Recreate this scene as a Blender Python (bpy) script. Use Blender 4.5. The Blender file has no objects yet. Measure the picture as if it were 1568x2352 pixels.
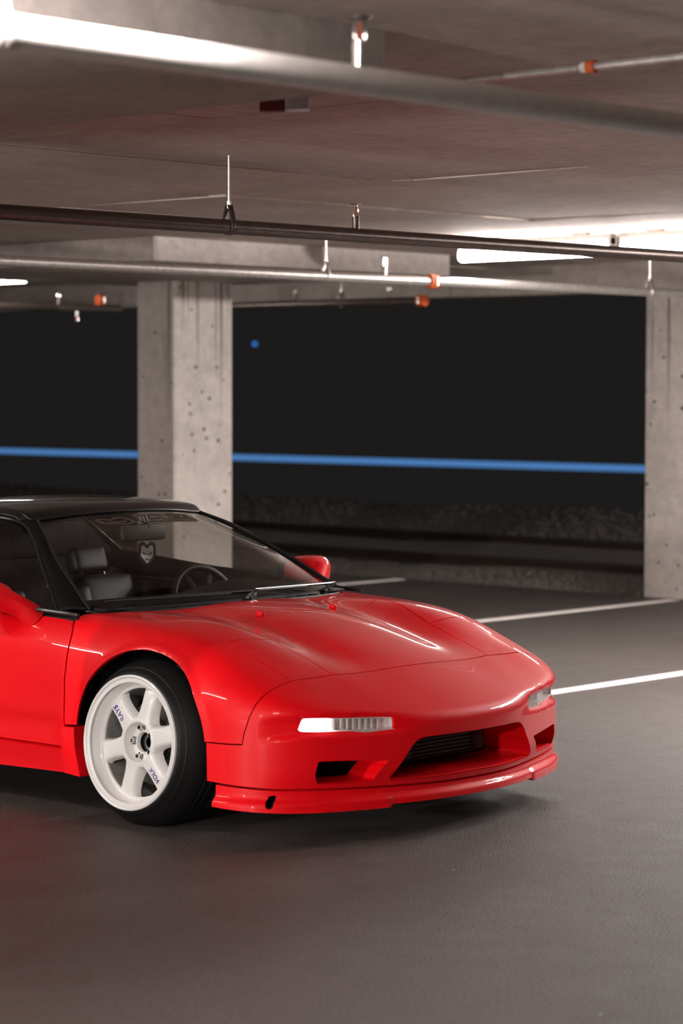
import bpy, bmesh, math, random
import numpy as np
from mathutils import Vector, Matrix, Euler
from mathutils.geometry import delaunay_2d_cdt
random.seed(7)
rng = np.random.default_rng(7)
PI = math.pi
scene = bpy.context.scene
col = scene.collection

# ------------------------------------------------------------------ camera, sky, exposure
AZ = math.radians(42.82)
PITCH = math.radians(2.945)
cam_data = bpy.data.cameras.new('camera')
cam = bpy.data.objects.new('camera', cam_data)
col.objects.link(cam)
cam.location = (6.403, -6.657, 1.573)
cam_data.sensor_fit = 'VERTICAL'
cam_data.sensor_height = 36.0
cam_data.sensor_width = 24.0
cam_data.lens = 85.0
cam_data.clip_end = 500
cam_data.dof.use_dof = True
cam_data.dof.focus_distance = 9.3
cam_data.dof.aperture_fstop = 2.8
_f = Vector((-math.sin(AZ) * math.cos(PITCH), math.cos(AZ) * math.cos(PITCH), -math.sin(PITCH)))
_q = _f.to_track_quat('-Z', 'Y')
cam.rotation_euler = (_q.to_matrix() @ Matrix.Rotation(math.radians(0.114), 3, 'Z')).to_euler()
scene.camera = cam

world = bpy.data.worlds.new('night_sky')
scene.world = world
world.use_nodes = True
world.node_tree.nodes['Background'].inputs[0].default_value = (0.0115, 0.0108, 0.0105, 1)
world.node_tree.nodes['Background'].inputs[1].default_value = 1.0
scene.view_settings.view_transform = 'Standard'
scene.view_settings.look = 'None'
scene.view_settings.gamma = 1
scene.view_settings.use_curve_mapping = False
scene.view_settings.exposure = 0.0
TUBE_RADIANCE = 72.0
CEIL = 2.52

# ------------------------------------------------------------------ materials
def mat(name, color=(.5, .5, .5), rough=.5, metal=0., spec=.5, coat=0., coat_rough=.03):
    m = bpy.data.materials.new(name)
    m.use_nodes = True
    b = m.node_tree.nodes['Principled BSDF']
    b.inputs['Base Color'].default_value = (*color, 1)
    b.inputs['Roughness'].default_value = rough
    b.inputs['Metallic'].default_value = metal
    b.inputs['Specular IOR Level'].default_value = spec
    b.inputs['Coat Weight'].default_value = coat
    b.inputs['Coat Roughness'].default_value = coat_rough
    return m

class NT:
    def __init__(s, m):
        s.t = m.node_tree
        s.b = s.t.nodes.get('Principled BSDF')
    def n(s, kind, **kw):
        nd = s.t.nodes.new(kind)
        for k, v in kw.items():
            setattr(nd, k, v)
        return nd
    def l(s, a, b):
        s.t.links.new(a, b)
    def noise(s, scale, detail=4, rough=.6, vec=None, scl=None):
        nd = s.n('ShaderNodeTexNoise')
        nd.inputs['Scale'].default_value = scale
        nd.inputs['Detail'].default_value = detail
        nd.inputs['Roughness'].default_value = rough
        if vec is not None:
            if scl:
                mp = s.n('ShaderNodeMapping')
                mp.inputs['Scale'].default_value = scl
                s.l(vec, mp.inputs[0])
                vec = mp.outputs[0]
            s.l(vec, nd.inputs['Vector'])
        return nd
    def ramp(s, fac, stops):
        r = s.n('ShaderNodeValToRGB')
        e = r.color_ramp.elements
        while len(e) > len(stops):
            e.remove(e[-1])
        while len(e) < len(stops):
            e.new(.5)
        for q, (p, c) in zip(e, stops):
            q.position = p
            q.color = (*c, 1) if len(c) == 3 else c
        s.l(fac, r.inputs[0])
        return r
    def mix(s, a, b, fac, mode='MIX'):
        m = s.n('ShaderNodeMix', data_type='RGBA', blend_type=mode)
        for sock, v in ((m.inputs[0], fac), (m.inputs[6], a), (m.inputs[7], b)):
            if hasattr(v, 'is_linked') or isinstance(v, bpy.types.NodeSocket):
                s.l(v, sock)
            elif isinstance(v, (int, float)):
                sock.default_value = v
            else:
                sock.default_value = (*v, 1)
        return m.outputs[2]
    def bump(s, h, strength, dist):
        b = s.n('ShaderNodeBump')
        b.inputs['Strength'].default_value = strength
        b.inputs['Distance'].default_value = dist
        s.l(h, b.inputs['Height'])
        s.l(b.outputs[0], s.b.inputs['Normal'])
        return b

def geo_pos(t):
    return t.n('ShaderNodeNewGeometry').outputs['Position']

def concrete(name, c0, c1, pits=False, scale=1.):
    m = mat(name, c0, .75, spec=.3)
    t = NT(m)
    p = geo_pos(t)
    n1 = t.noise(1.3 * scale, 6, .65, p)
    n2 = t.noise(14 * scale, 5, .7, p)
    base = t.ramp(n1.outputs[0], [(.3, c0), (.7, c1)]).outputs[0]
    base = t.mix(base, (.5, .48, .46), .0)
    fine = t.ramp(n2.outputs[0], [(.3, (.78, .78, .78)), (.7, (1.08, 1.08, 1.08))]).outputs[0]
    base = t.mix(base, fine, 1.0, 'MULTIPLY')
    if pits:
        v = t.n('ShaderNodeTexVoronoi', feature='F1')
        v.inputs['Scale'].default_value = 9
        t.l(p, v.inputs['Vector'])
        pn = t.noise(3, 2, .5, p)
        th = t.n('ShaderNodeMath', operation='MULTIPLY')
        t.l(pn.outputs[0], th.inputs[0]); th.inputs[1].default_value = .23
        lt = t.n('ShaderNodeMath', operation='LESS_THAN')
        t.l(v.outputs['Distance'], lt.inputs[0]); t.l(th.outputs[0], lt.inputs[1])
        base = t.mix(base, (.09, .08, .075), lt.outputs[0])
        # dark water runs below the top of the column
        st = t.noise(1.0, 3, .6, p, (22, 22, .30))
        sp = t.n('ShaderNodeSeparateXYZ'); t.l(p, sp.inputs[0])
        mr = t.n('ShaderNodeMapRange'); t.l(sp.outputs[2], mr.inputs[0])
        mr.inputs[1].default_value = 1.2; mr.inputs[2].default_value = 2.4
        ml = t.n('ShaderNodeMath', operation='MULTIPLY')
        rr = t.ramp(st.outputs[0], [(.57, (0, 0, 0)), (.63, (1, 1, 1))])
        t.l(rr.outputs[0], ml.inputs[0]); t.l(mr.outputs[0], ml.inputs[1])
        base = t.mix(base, (.1, .085, .075), ml.outputs[0])
    t.l(base, t.b.inputs['Base Color'])
    t.bump(n2.outputs[0], .35, .01)
    return m

M = {}
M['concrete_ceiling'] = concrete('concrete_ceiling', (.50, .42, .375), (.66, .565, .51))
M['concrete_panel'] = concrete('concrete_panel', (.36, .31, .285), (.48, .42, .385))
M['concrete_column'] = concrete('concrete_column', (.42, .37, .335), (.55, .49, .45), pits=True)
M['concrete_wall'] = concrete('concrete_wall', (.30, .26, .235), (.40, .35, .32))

def asphalt():
    m = mat('asphalt', (.06, .052, .048), .6, spec=.6)
    t = NT(m)
    p = geo_pos(t)
    big = t.noise(.55, 5, .6, p)
    mid = t.noise(7, 5, .65, p)
    fine = t.noise(110, 3, .75, p)
    c = t.ramp(big.outputs[0], [(.3, (.050, .0405, .037)), (.7, (.075, .063, .058))]).outputs[0]
    c = t.mix(c, t.ramp(mid.outputs[0], [(.3, (.8, .8, .8)), (.7, (1.12, 1.12, 1.12))]).outputs[0], 1., 'MULTIPLY')
    c = t.mix(c, t.ramp(fine.outputs[0], [(.30, (.30, .30, .30)), (.5, (1, 1, 1)), (.70, (2.3, 2.25, 2.2))]).outputs[0], 1., 'MULTIPLY')
    # a few scattered pale specks
    v = t.n('ShaderNodeTexVoronoi', feature='F1')
    v.inputs['Scale'].default_value = 3.2
    t.l(p, v.inputs['Vector'])
    lt = t.n('ShaderNodeMath', operation='LESS_THAN'); t.l(v.outputs['Distance'], lt.inputs[0]); lt.inputs[1].default_value = .022
    c = t.mix(c, (.35, .32, .29), lt.outputs[0])
    t.l(c, t.b.inputs['Base Color'])
    rg = t.ramp(mid.outputs[0], [(.3, (.48, .48, .48)), (.7, (.62, .62, .62))])
    t.l(rg.outputs[0], t.b.inputs['Roughness'])
    t.bump(fine.outputs[0], .8, .008)
    return m
M['asphalt'] = asphalt()

def stripe_mat():
    m = mat('stripe_paint', (.72, .66, .63), .6)
    t = NT(m)
    n = t.noise(60, 4, .7, geo_pos(t))
    t.l(t.ramp(n.outputs[0], [(.28, (.42, .37, .34)), (.42, (.78, .72, .69))]).outputs[0], t.b.inputs['Base Color'])
    t.bump(n.outputs[0], .3, .003)
    return m
M['stripe'] = stripe_mat()

def paint(name, c):
    m = mat(name, c, .5, spec=.2, coat=1., coat_rough=.015)
    t = NT(m)
    n = t.noise(900, 1, .5, geo_pos(t))
    r = t.ramp(n.outputs[0], [(.3, tuple(k * .92 for k in c)), (.7, tuple(min(1, k * 1.05) for k in c))])
    t.l(r.outputs[0], t.b.inputs['Base Color'])
    t.b.inputs['Coat IOR'].default_value = 1.30
    return m
M['red'] = paint('red_paint', (.80, .0006, .006))
M['black_paint'] = paint('black_roof_paint', (.006, .006, .006))

def grainy(name, c, rough, scale, strength=.3, dist=.002, var=.2, **kw):
    m = mat(name, c, rough, **kw)
    t = NT(m)
    n = t.noise(scale, 4, .6, geo_pos(t))
    t.l(t.ramp(n.outputs[0], [(.3, tuple(k * (1 - var) for k in c)), (.7, tuple(min(1, k * (1 + var)) for k in c))]).outputs[0], t.b.inputs['Base Color'])
    if strength: t.bump(n.outputs[0], strength, dist)
    return m
M['pillar'] = grainy('satin_black_pillar', (.006, .006, .006), .5, 200, .0, .0005, spec=.15)
M['rubber'] = grainy('tyre_rubber', (.009, .0085, .0085), .5, 120, spec=.3)
M['black_plastic'] = grainy('black_plastic', (.010, .010, .010), .5, 200)
M['dark_void'] = mat('dark_underbody', (.006, .006, .006), .9, spec=.1)
M['trim'] = grainy('satin_black_trim', (.012, .012, .012), .25, 300, .1, .0005)
M['leather'] = grainy('black_leather', (.005, .0047, .0045), .48, 380, .35, .001)
M['interior'] = grainy('interior_vinyl', (.006, .0055, .0055), .6, 300, spec=.2)
M['white_wheel'] = grainy('white_wheel_enamel', (.86, .84, .82), .28, 6, .0, .0005, var=.03, coat=.6)
M['steel'] = grainy('brushed_steel', (.55, .53, .5), .3, 200, .1, .0005, metal=1.)
M['disc'] = grainy('brake_disc_steel', (.34, .32, .3), .38, 240, .1, .0005, metal=.9)
M['chrome'] = mat('chrome', (.8, .78, .76), .08, metal=1.)
M['decal'] = grainy('purple_decal', (.09, .03, .30), .5, 200, .05, .0003)
M['galvanised'] = grainy('galvanised_pipe', (.60, .565, .535), .34, 40, .15, .001, metal=.75)
M['pale_pipe'] = grainy('pale_near_pipe', (.70, .66, .63), .42, 30, .15, .001, var=.08, metal=.15)  # paler and less metallic than the galvanised pipes
M['dark_pipe'] = grainy('dark_steel_pipe', (.12, .095, .085), .33, 40, .2, .001, metal=.7)
M['orange'] = grainy('orange_coupling', (.55, .10, .025), .5, 60)
M['red_box'] = grainy('red_box_enamel', (.16, .02, .02), .45, 60)
M['white_box'] = grainy('pale_box_enamel', (.6, .56, .54), .5, 60)
M['fixture'] = grainy('fixture_enamel', (.62, .58, .55), .45, 60)
M['gravel'] = grainy('gravel', (.30, .265, .24), .9, 30, .8, .02)
M['stone'] = grainy('stones', (.19, .168, .152), .9, 20, .5, .01)
M['kerb'] = grainy('pale_gravel_edge', (.26, .23, .205), .9, 26, .9, .02)
M['rail'] = grainy('rail_steel', (.05, .035, .028), .55, 30, .4, .004, metal=.5)
M['sleeper'] = grainy('timber_sleeper', (.045, .036, .03), .9, 14, .7, .01)
M['freshener_white'] = mat('printed_card_white', (.62, .6, .6), .6)
M['freshener_black'] = mat('printed_card_black', (.015, .014, .014), .6)
M['sticker'] = mat('dull_vinyl_sticker', (.16, .13, .11), .7)
M['reflector'] = grainy('lamp_reflector', (.80, .75, .73), .3, 60, .1, .001)
M['barrel'] = grainy('shade_grey_barrel', (.30, .285, .27), .5, 20, .0, .0005)  # dark grey stands in for the shade behind the spokes

def emit(name, c, s):
    m = bpy.data.materials.new(name)
    m.use_nodes = True
    t = m.node_tree
    t.nodes.clear()
    o = t.nodes.new('ShaderNodeOutputMaterial')
    e = t.nodes.new('ShaderNodeEmission')
    e.inputs[0].default_value = (*c, 1)
    e.inputs[1].default_value = s
    t.links.new(e.outputs[0], o.inputs[0])
    return m
M['tube'] = emit('lit_tube', (1, .925, .885), TUBE_RADIANCE)
M['bright_tube'] = emit('bright_lit_tube', (1, .93, .895), 150.0)
M['near_tube'] = emit('near_lit_tube', (1, .93, .895), 165.0)
M['drl'] = emit('lit_position_lamp', (1, .97, 1), 14)
M['blue_strip'] = emit('blue_light', (.072, .205, .475), 1.0)
M['blue_dot'] = emit('blue_lamp', (.06, .25, .9), 1.1)

def glass(name, tint, refl=1.0):
    m = bpy.data.materials.new(name)
    m.use_nodes = True
    t = m.node_tree
    t.nodes.clear()
    o = t.nodes.new('ShaderNodeOutputMaterial')
    tr = t.nodes.new('ShaderNodeBsdfTransparent')
    tr.inputs[0].default_value = (*tint, 1)
    g = t.nodes.new('ShaderNodeBsdfGlossy')
    g.inputs['Roughness'].default_value = .01
    g.inputs[0].default_value = (refl, refl, refl, 1)
    f = t.nodes.new('ShaderNodeFresnel')
    ge = t.nodes.new('ShaderNodeNewGeometry')
    mp = t.nodes.new('ShaderNodeMapRange')          # a pane has the same gloss from both sides
    mp.inputs['To Min'].default_value = 1.45
    mp.inputs['To Max'].default_value = 1 / 1.45
    t.links.new(ge.outputs['Backfacing'], mp.inputs['Value'])
    t.links.new(mp.outputs[0], f.inputs[0])
    mx = t.nodes.new('ShaderNodeMixShader')
    t.links.new(f.outputs[0], mx.inputs[0])
    t.links.new(tr.outputs[0], mx.inputs[1])
    t.links.new(g.outputs[0], mx.inputs[2])
    t.links.new(mx.outputs[0], o.inputs[0])
    return m
M['glass'] = glass('windscreen_glass', (.72, .72, .70))
M['tinted'] = glass('tinted_side_glass', (.12, .12, .12))
M['lens'] = glass('clear_lamp_lens', (.92, .90, .90))

# ------------------------------------------------------------------ object helpers
def thing(name, label, cat, loc=(0, 0, 0), rot=(0, 0, 0), group=None, kind=None):
    o = bpy.data.objects.new(name, None)
    col.objects.link(o)
    o.location = loc
    o.rotation_euler = rot
    o.empty_display_size = .1
    tag(o, label, cat, group, kind)
    return o

def tag(o, label=None, cat=None, group=None, kind=None):
    if label: o['label'] = label
    if cat: o['category'] = cat
    if group: o['group'] = group
    if kind: o['kind'] = kind
    return o

def mk(name, verts, faces, m, parent=None, smooth=True, sharp=None):
    me = bpy.data.meshes.new(name)
    me.from_pydata([tuple(map(float, v)) for v in verts], [], [tuple(map(int, f)) for f in faces])
    me.materials.append(m)
    me.update()
    bm = bmesh.new(); bm.from_mesh(me)
    bmesh.ops.recalc_face_normals(bm, faces=bm.faces)
    for f in bm.faces: f.smooth = smooth
    if smooth and sharp is not None:
        ca = math.cos(math.radians(sharp))
        for e in bm.edges:
            if len(e.link_faces) == 2:
                e.smooth = e.link_faces[0].normal.dot(e.link_faces[1].normal) > ca
    bm.to_mesh(me); bm.free()
    o = bpy.data.objects.new(name, me)
    col.objects.link(o)
    o.parent = parent
    return o

def copy_tree(o, parent=None):
    c = o.copy(); col.objects.link(c); c.parent = parent
    for ch in list(o.children):
        copy_tree(ch, c)
    return c

class MB:
    """collects simple solids and links them as one mesh"""
    def __init__(s): s.v = []; s.f = []
    def add(s, v, f):
        k = len(s.v); s.v += [tuple(q) for q in v]; s.f += [tuple(i + k for i in q) for q in f]; return s
    def box(s, c, d, rot=None, bev=0.):
        bm = bmesh.new()
        bmesh.ops.create_cube(bm, size=1)
        for v in bm.verts: v.co = Vector((v.co.x * d[0], v.co.y * d[1], v.co.z * d[2]))
        if bev > 0:
            bmesh.ops.bevel(bm, geom=list(bm.edges), offset=bev, segments=2, profile=.6, affect='EDGES')
        R = rot.to_matrix() if rot is not None else Matrix.Identity(3)
        bm.verts.index_update()
        s.add([R @ v.co + Vector(c) for v in bm.verts], [[v.index for v in f.verts] for f in bm.faces])
        bm.free(); return s
    def tube(s, pts, r, n=10, cap=True, closed=False):
        pts = [Vector(p) for p in pts]
        N = len(pts)
        rr = list(r) if hasattr(r, '__len__') else [r] * N
        rings = []
        up = None
        for i, p in enumerate(pts):
            a = pts[i - 1] if (i > 0 or closed) else p
            b = pts[(i + 1) % N] if (i < N - 1 or closed) else p
            d = (b - a).normalized()
            if up is None:
                up = Vector((0, 0, 1)) if abs(d.z) < .9 else Vector((1, 0, 0))
            e1 = d.cross(up).normalized(); e2 = e1.cross(d).normalized(); up = e2
            rings.append([p + float(rr[i]) * (math.cos(2 * PI * k / n) * e1 + math.sin(2 * PI * k / n) * e2) for k in range(n)])
        v = [q for ring in rings for q in ring]
        f = []
        for i in range(N if closed else N - 1):
            j = (i + 1) % N
            for k in range(n):
                f.append((i * n + k, i * n + (k + 1) % n, j * n + (k + 1) % n, j * n + k))
        if cap and not closed:
            f.append(tuple(range(n - 1, -1, -1))); f.append(tuple((N - 1) * n + k for k in range(n)))
        return s.add(v, f)
    def lathe(s, prof, axis='y', n=48, c=(0, 0, 0), closed=False):
        """profile of (radius, along)"""
        v = []; f = []
        for (r, h) in prof:
            for k in range(n):
                a = 2 * PI * k / n
                p = (r * math.cos(a), h, r * math.sin(a)) if axis == 'y' else ((r * math.cos(a), r * math.sin(a), h) if axis == 'z' else (h, r * math.cos(a), r * math.sin(a)))
                v.append((p[0] + c[0], p[1] + c[1], p[2] + c[2]))
        m = len(prof)
        for i in range(m if closed else m - 1):
            j = (i + 1) % m
            for k in range(n):
                f.append((i * n + k, i * n + (k + 1) % n, j * n + (k + 1) % n, j * n + k))
        return s.add(v, f)
    def build(s, name, m, parent=None, smooth=True, sharp=35):
        return mk(name, s.v, s.f, m, parent, smooth, sharp)

def boxobj(name, lo, hi, m, parent=None, bev=0.):
    c = [(a + b) / 2 for a, b in zip(lo, hi)]; d = [b - a for a, b in zip(lo, hi)]
    return MB().box(c, d, bev=bev).build(name, m, parent, smooth=bev > 0)

def catmull(pts, per=8):
    P = [np.array(p, float) for p in pts]
    if len(P) == 2:
        return [P[0] + (P[1] - P[0]) * t for t in np.linspace(0, 1, per + 1)]
    out = []
    n = len(P)
    for i in range(n - 1):
        p0 = P[i - 1] if i > 0 else 2 * P[0] - P[1]
        p1, p2 = P[i], P[i + 1]
        p3 = P[i + 2] if i + 2 < n else 2 * P[-1] - P[-2]
        for k in range(per):
            t = k / per
            out.append(.5 * ((2 * p1) + (-p0 + p2) * t + (2 * p0 - 5 * p1 + 4 * p2 - p3) * t * t + (-p0 + 3 * p1 - 3 * p2 + p3) * t ** 3))
    out.append(P[-1])
    return out

def patch(grid, nu=8, nv=8):
    """smooth surface through a grid of points; returns rows of points"""
    rows = [catmull(r, nv) for r in grid]
    cols = list(zip(*rows))
    c2 = [catmull(list(c), nu) for c in cols]
    return [list(r) for r in zip(*c2)]

def patch_mesh(rows, thick=0., closed_v=False):
    R = len(rows); Cn = len(rows[0])
    v = [p for r in rows for p in r]
    f = []
    for i in range(R - 1):
        for j in range(Cn if closed_v else Cn - 1):
            k = (j + 1) % Cn
            f.append((i * Cn + j, i * Cn + k, (i + 1) * Cn + k, (i + 1) * Cn + j))
    return v, f

def mirror_y(v):
    return [(p[0], -p[1], p[2]) for p in v]

# ------------------------------------------------------------------ setting
floor = MB().add([(-16, -14, 0), (14, -14, 0), (14, 8.28, 0), (-16, 8.28, 0), (-16, -14, -.2), (14, -14, -.2), (14, 8.28, -.2), (-16, 8.28, -.2)],
                 [(0, 1, 2, 3), (7, 6, 5, 4), (0, 4, 5, 1), (1, 5, 6, 2), (2, 6, 7, 3), (3, 7, 4, 0)]).build('floor', M['asphalt'], None, False)
tag(floor, 'dark grey brown asphalt parking deck, rough and speckled', kind='structure')

ceiling = boxobj('ceiling', (-16, -14, CEIL + .012), (14, 8.6, CEIL + .3), M['concrete_ceiling'])
tag(ceiling, 'brown grey concrete slab overhead with board-marked formwork panels', kind='structure')
px, py = 1.22, 2.44
iy = 0
y = -8.0
while y < 8.2:
    x = -15.6 + (1.1 if iy % 2 else 0)
    while x < 6.2:
        y1 = min(y + py, 8.24)
        dz = rng.uniform(-.006, .006)
        tl = rng.uniform(-.004, .004, 4)
        g = .005
        zb = CEIL + dz
        v = [(x + g, y + g, zb + tl[0]), (x + px - g, y + g, zb + tl[1]), (x + px - g, y1 - g, zb + tl[2]), (x + g, y1 - g, zb + tl[3])]
        v += [(a, b, CEIL + .02) for a, b, c in v]
        mk('formwork_panel', v, [(3, 2, 1, 0), (4, 5, 6, 7), (0, 1, 5, 4), (1, 2, 6, 5), (2, 3, 7, 6), (3, 0, 4, 7)], M['concrete_ceiling'], ceiling, False)
        x += px
    y += py
    iy += 1

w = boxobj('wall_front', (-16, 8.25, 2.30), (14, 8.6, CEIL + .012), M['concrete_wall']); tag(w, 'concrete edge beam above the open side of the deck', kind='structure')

def column(cx, cy, w, d, label, cap=None, top=2.365):
    t = thing('column', label, 'column', (cx, cy, 0), kind='structure')
    m = MB()
    ch = .02
    hx, hy = w / 2, d / 2
    ring = [(-hx + ch, -hy), (hx - ch, -hy), (hx, -hy + ch), (hx, hy - ch), (hx - ch, hy), (-hx + ch, hy), (-hx, hy - ch), (-hx, -hy + ch)]
    v = [(a, b, 0) for a, b in ring] + [(a, b, top) for a, b in ring]
    f = [(i, (i + 1) % 8, 8 + (i + 1) % 8, 8 + i) for i in range(8)] + [tuple(range(7, -1, -1)), tuple(range(8, 16))]
    m.add(v, f).build('shaft', M['concrete_column'], t, False)
    if cap:
        x0, x1, y0, y1 = cap
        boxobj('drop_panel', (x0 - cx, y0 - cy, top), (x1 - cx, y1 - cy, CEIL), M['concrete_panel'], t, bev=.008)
    return t
column(-6.965, 6.02, .43, .61, 'pale rectangular concrete column with water stains standing behind the car roof', (-7.75, -4.78, 3.68, 6.54))
column(-.09, -2.55, .43, .61, 'concrete column with wide drop panel above the thick blurred pipe', (-.85, 2.10, -4.75, -1.845))
tag(boxobj('column', (-4.29, 8.24, 0), (-3.55, 8.62, 2.30), M['concrete_column'], bev=.01), 'pale concrete column at the right edge beside the end of the stall line', 'column', kind='structure')

# painted stall lines
def stripe(x, y0, y1, label, w=.10):
    n = 24
    v = []; f = []
    for i in range(n + 1):
        yy = y0 + (y1 - y0) * i / n
        a, b = rng.uniform(-.004, .004, 2)
        v += [(x - w / 2 + a, yy, .0), (x + w / 2 + b, yy, .0), (x + w / 2 + b, yy, .004), (x - w / 2 + a, yy, .004)]
    for i in range(n):
        k = 4 * i
        f += [(k + 3, k + 2, k + 6, k + 7), (k + 1, k + 5, k + 6, k + 2), (k, k + 3, k + 7, k + 4)]
    f += [(0, 1, 2, 3), (4 * n, 4 * n + 3, 4 * n + 2, 4 * n + 1)]
    tag(mk('parking_line', v, f, M['stripe'], None, False), label, 'line', 'painted stall lines')
stripe(-1.25, 2.9, 8.15, 'bright white stall line running right from the far headlamp of the red car')
stripe(-3.97, 2.9, 8.17, 'white stall line ending at the foot of the right-hand concrete column')
stripe(-6.72, 2.9, 8.22, 'short white stall line seen just behind the far door mirror')

# ------------------------------------------------------------------ pipes, lights, boxes overhead
def sprinkler_head(t, p, up=True, m='galvanised'):
    """upright sprinkler standing on a pipe: outlet, frame arms, glass bulb, deflector"""
    s = 1 if up else -1
    x, y, z = p
    o = MB().tube([(x, y, z), (x, y, z + s * .055)], .016, 12).build('sprinkler_head', M['dark_pipe' if m == 'dark_pipe' else 'chrome'], t)
    MB().tube([(x, y - .014, z + s * .055), (x, y - .016, z + s * .08), (x, y - .010, z + s * .105)], .004, 6).build('frame_arm', M['chrome'], o)
    MB().tube([(x, y + .014, z + s * .055), (x, y + .016, z + s * .08), (x, y + .010, z + s * .105)], .004, 6).build('frame_arm', M['chrome'], o)
    MB().tube([(x, y, z + s * .058), (x, y, z + s * .095)], .004, 8).build('bulb', M['orange'], o)
    MB().lathe([(.001, 0), (.022, 0), (.024, .003), (.001, .003)], 'z', 16, (x, y, z + s * .105)).build('deflector', M['chrome'], o)

def hanger(t, p, r, m):
    x, y, z = p
    o = MB().tube([(x, y, z + r + .065), (x, y, CEIL - z + z)], .005, 8).build('hanger', M['galvanised'], t)
    # a strap looped round the pipe
    pts = [(x + (r + .004) * math.cos(a), y, z + (r + .004) * math.sin(a)) for a in np.linspace(-PI * 1.15, PI * .15, 18)]
    pts = [(x - .008, y, z + r + .06)] + pts + [(x + .008, y, z + r + .06)]
    m_ = MB()
    v = []; f = []
    for q in pts:
        v += [(q[0], q[1] - .014, q[2]), (q[0], q[1] + .014, q[2])]
    for i in range(len(pts) - 1):
        f.append((2 * i, 2 * i + 1, 2 * i + 3, 2 * i + 2))
    so = m_.add(v, f).build('strap', M[m], o)
    md = so.modifiers.new('thick', 'SOLIDIFY'); md.thickness = .004
    MB().tube([(x, y, z + r + .045), (x, y, z + r + .075)], .010, 6).build('nut', M['galvanised'], o)

def coupling(t, p, d, r, m='orange'):
    p = Vector(p); d = Vector(d).normalized()
    o = MB().tube([p - d * .035, p - d * .033, p + d * .033, p + d * .035], [r + .004, r + .014, r + .014, r + .004], 16).build('coupling', M[m], t)
    s = d.cross(Vector((0, 0, 1))).normalized()
    for k in (-1, 1):
        q = p + s * k * (r + .02)
        MB().tube([q - Vector((0, 0, .025)), q + Vector((0, 0, .025))], .008, 8).build('bolt', M['galvanised'], o)

def pipe(p0, p1, r, m, label, heads=(), hangers=(), coups=(), group=None):
    t = thing('sprinkler_pipe', label, 'pipe', (0, 0, 0), group=group)
    p0, p1 = Vector(p0), Vector(p1)
    MB().tube([p0 + (p1 - p0) * k / 12 for k in range(13)], r, 20).build('pipe_run', M[m], t)
    d = (p1 - p0)
    def at(y): return p0 + d * ((y - p0.y) / d.y)
    for y in heads:
        q = at(y); sprinkler_head(t, (q.x, q.y, q.z + r - .004), True, m)
    for y in hangers:
        hanger(t, at(y), r, m)
    for y in coups:
        coupling(t, at(y), d, r)
    return t
pipe((2.90, -6.5, 2.23), (2.82, 8.2, 2.23), .032, 'pale_pipe', 'thick blurred pale sprinkler pipe crossing the top of the picture', heads=(-2.80,), hangers=(-3.80,))
pipe((-.844, -3.6, 2.23), (-.421, 8.2, 2.23), .030, 'dark_pipe', 'dark steel sprinkler pipe hung on a rod above the column cap', heads=(1.07,), hangers=(.33,))
pipe((-3.80, -1.0, 2.245), (-3.20, 8.2, 2.225), .030, 'galvanised', 'pale galvanised sprinkler pipe with orange coupling passing in front of the column head', heads=(4.36,), hangers=(3.87, 6.88), coups=(4.77,))
t = thing('sprinkler_pipe', 'far sprinkler main above the dark opening right of the column with orange end coupling', 'pipe')
MB().tube([(-8.4, 7.15, 2.23), (-5.57, 7.15, 2.23)], .030, 16).build('pipe_run', M['dark_pipe'], t)
coupling(t, (-5.57, 7.15, 2.23), (1, 0, 0), .03)
hanger(t, Vector((-6.4, 7.15, 2.23)), .03, 'galvanised')
hanger(t, Vector((-8.1, 7.15, 2.23)), .03, 'galvanised')
for x in (-6.9, -5.9):
    sprinkler_head(t, (x, 7.15, 2.26), True, 'dark_pipe')
t = thing('sprinkler_pipe', 'far sprinkler branch pipe left of the column with orange coupling', 'pipe')
MB().tube([(-9.1, 5.3, 2.23), (-8.83, 7.05, 2.23)], .030, 16).build('pipe_run', M['dark_pipe'], t)
coupling(t, (-8.86, 6.85, 2.30), (0, 1, 0), .03)
sprinkler_head(t, (-8.93, 6.45, 2.26), True, 'dark_pipe')
sprinkler_head(t, (-8.90, 6.62, 2.22), False, 'galvanised')

def tube_light(x0, y, label, L=1.2, z=2.42, hood=False, turn=0., bright=False):
    t = thing('tube_light', label, 'ceiling light', (x0, y, z), (0, 0, turn), group='fluorescent tube lights on the ceiling')
    MB().box((L / 2, 0, .052), (L, .055, .07), bev=.006).build('housing', M['fixture'], t)
    # rod that carries the housing
    for k in (.2, .8):
        MB().box((L * k, 0, .092), (.10, .05, .02)).build('mounting_plate', M['fixture'], t, False)
    n = 14
    prof = [(.042 * math.cos(a), -.005 + .042 * math.sin(a)) for a in np.linspace(PI * .78, 2.22 * PI, n)]
    if hood:
        # added wide trough reflector, shaped to keep light off the ceiling
        prof = [(.13 * math.cos(a), .0 + .045 * math.sin(a)) for a in np.linspace(PI, 2 * PI, n)]
        MB().box((L / 2, -.145, .01), (L, .012, .10)).build('reflector_side', M['fixture'], t, False)
        MB().box((L / 2, .145, .01), (L, .012, .10)).build('reflector_side', M['fixture'], t, False)
        MB().box((L / 2, 0, .056), (L, .30, .012)).build('reflector_top', M['fixture'], t, False)
    v = []; f = []
    for xx in (.012, L - .012):
        v += [(xx, a, b) for a, b in prof]
    for i in range(n - 1):
        f.append((i, i + 1, n + i + 1, n + i))
    f += [tuple(range(n)), tuple(range(2 * n - 1, n - 1, -1)), (0, n, 2 * n - 1, n - 1)]
    MB().add(v, f).build('diffuser', M['near_tube' if bright else 'bright_tube' if hood else 'tube'], t, True, 50)
    for xx in (.006, L - .006):
        MB().box((xx, 0, .012), (.012, .070, .105), bev=.003).build('end_cap', M['fixture'], t)
    return t
tube_light(-3.57, 5.22, 'lit tube light left of the gap, under the ceiling right of the column')
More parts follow.
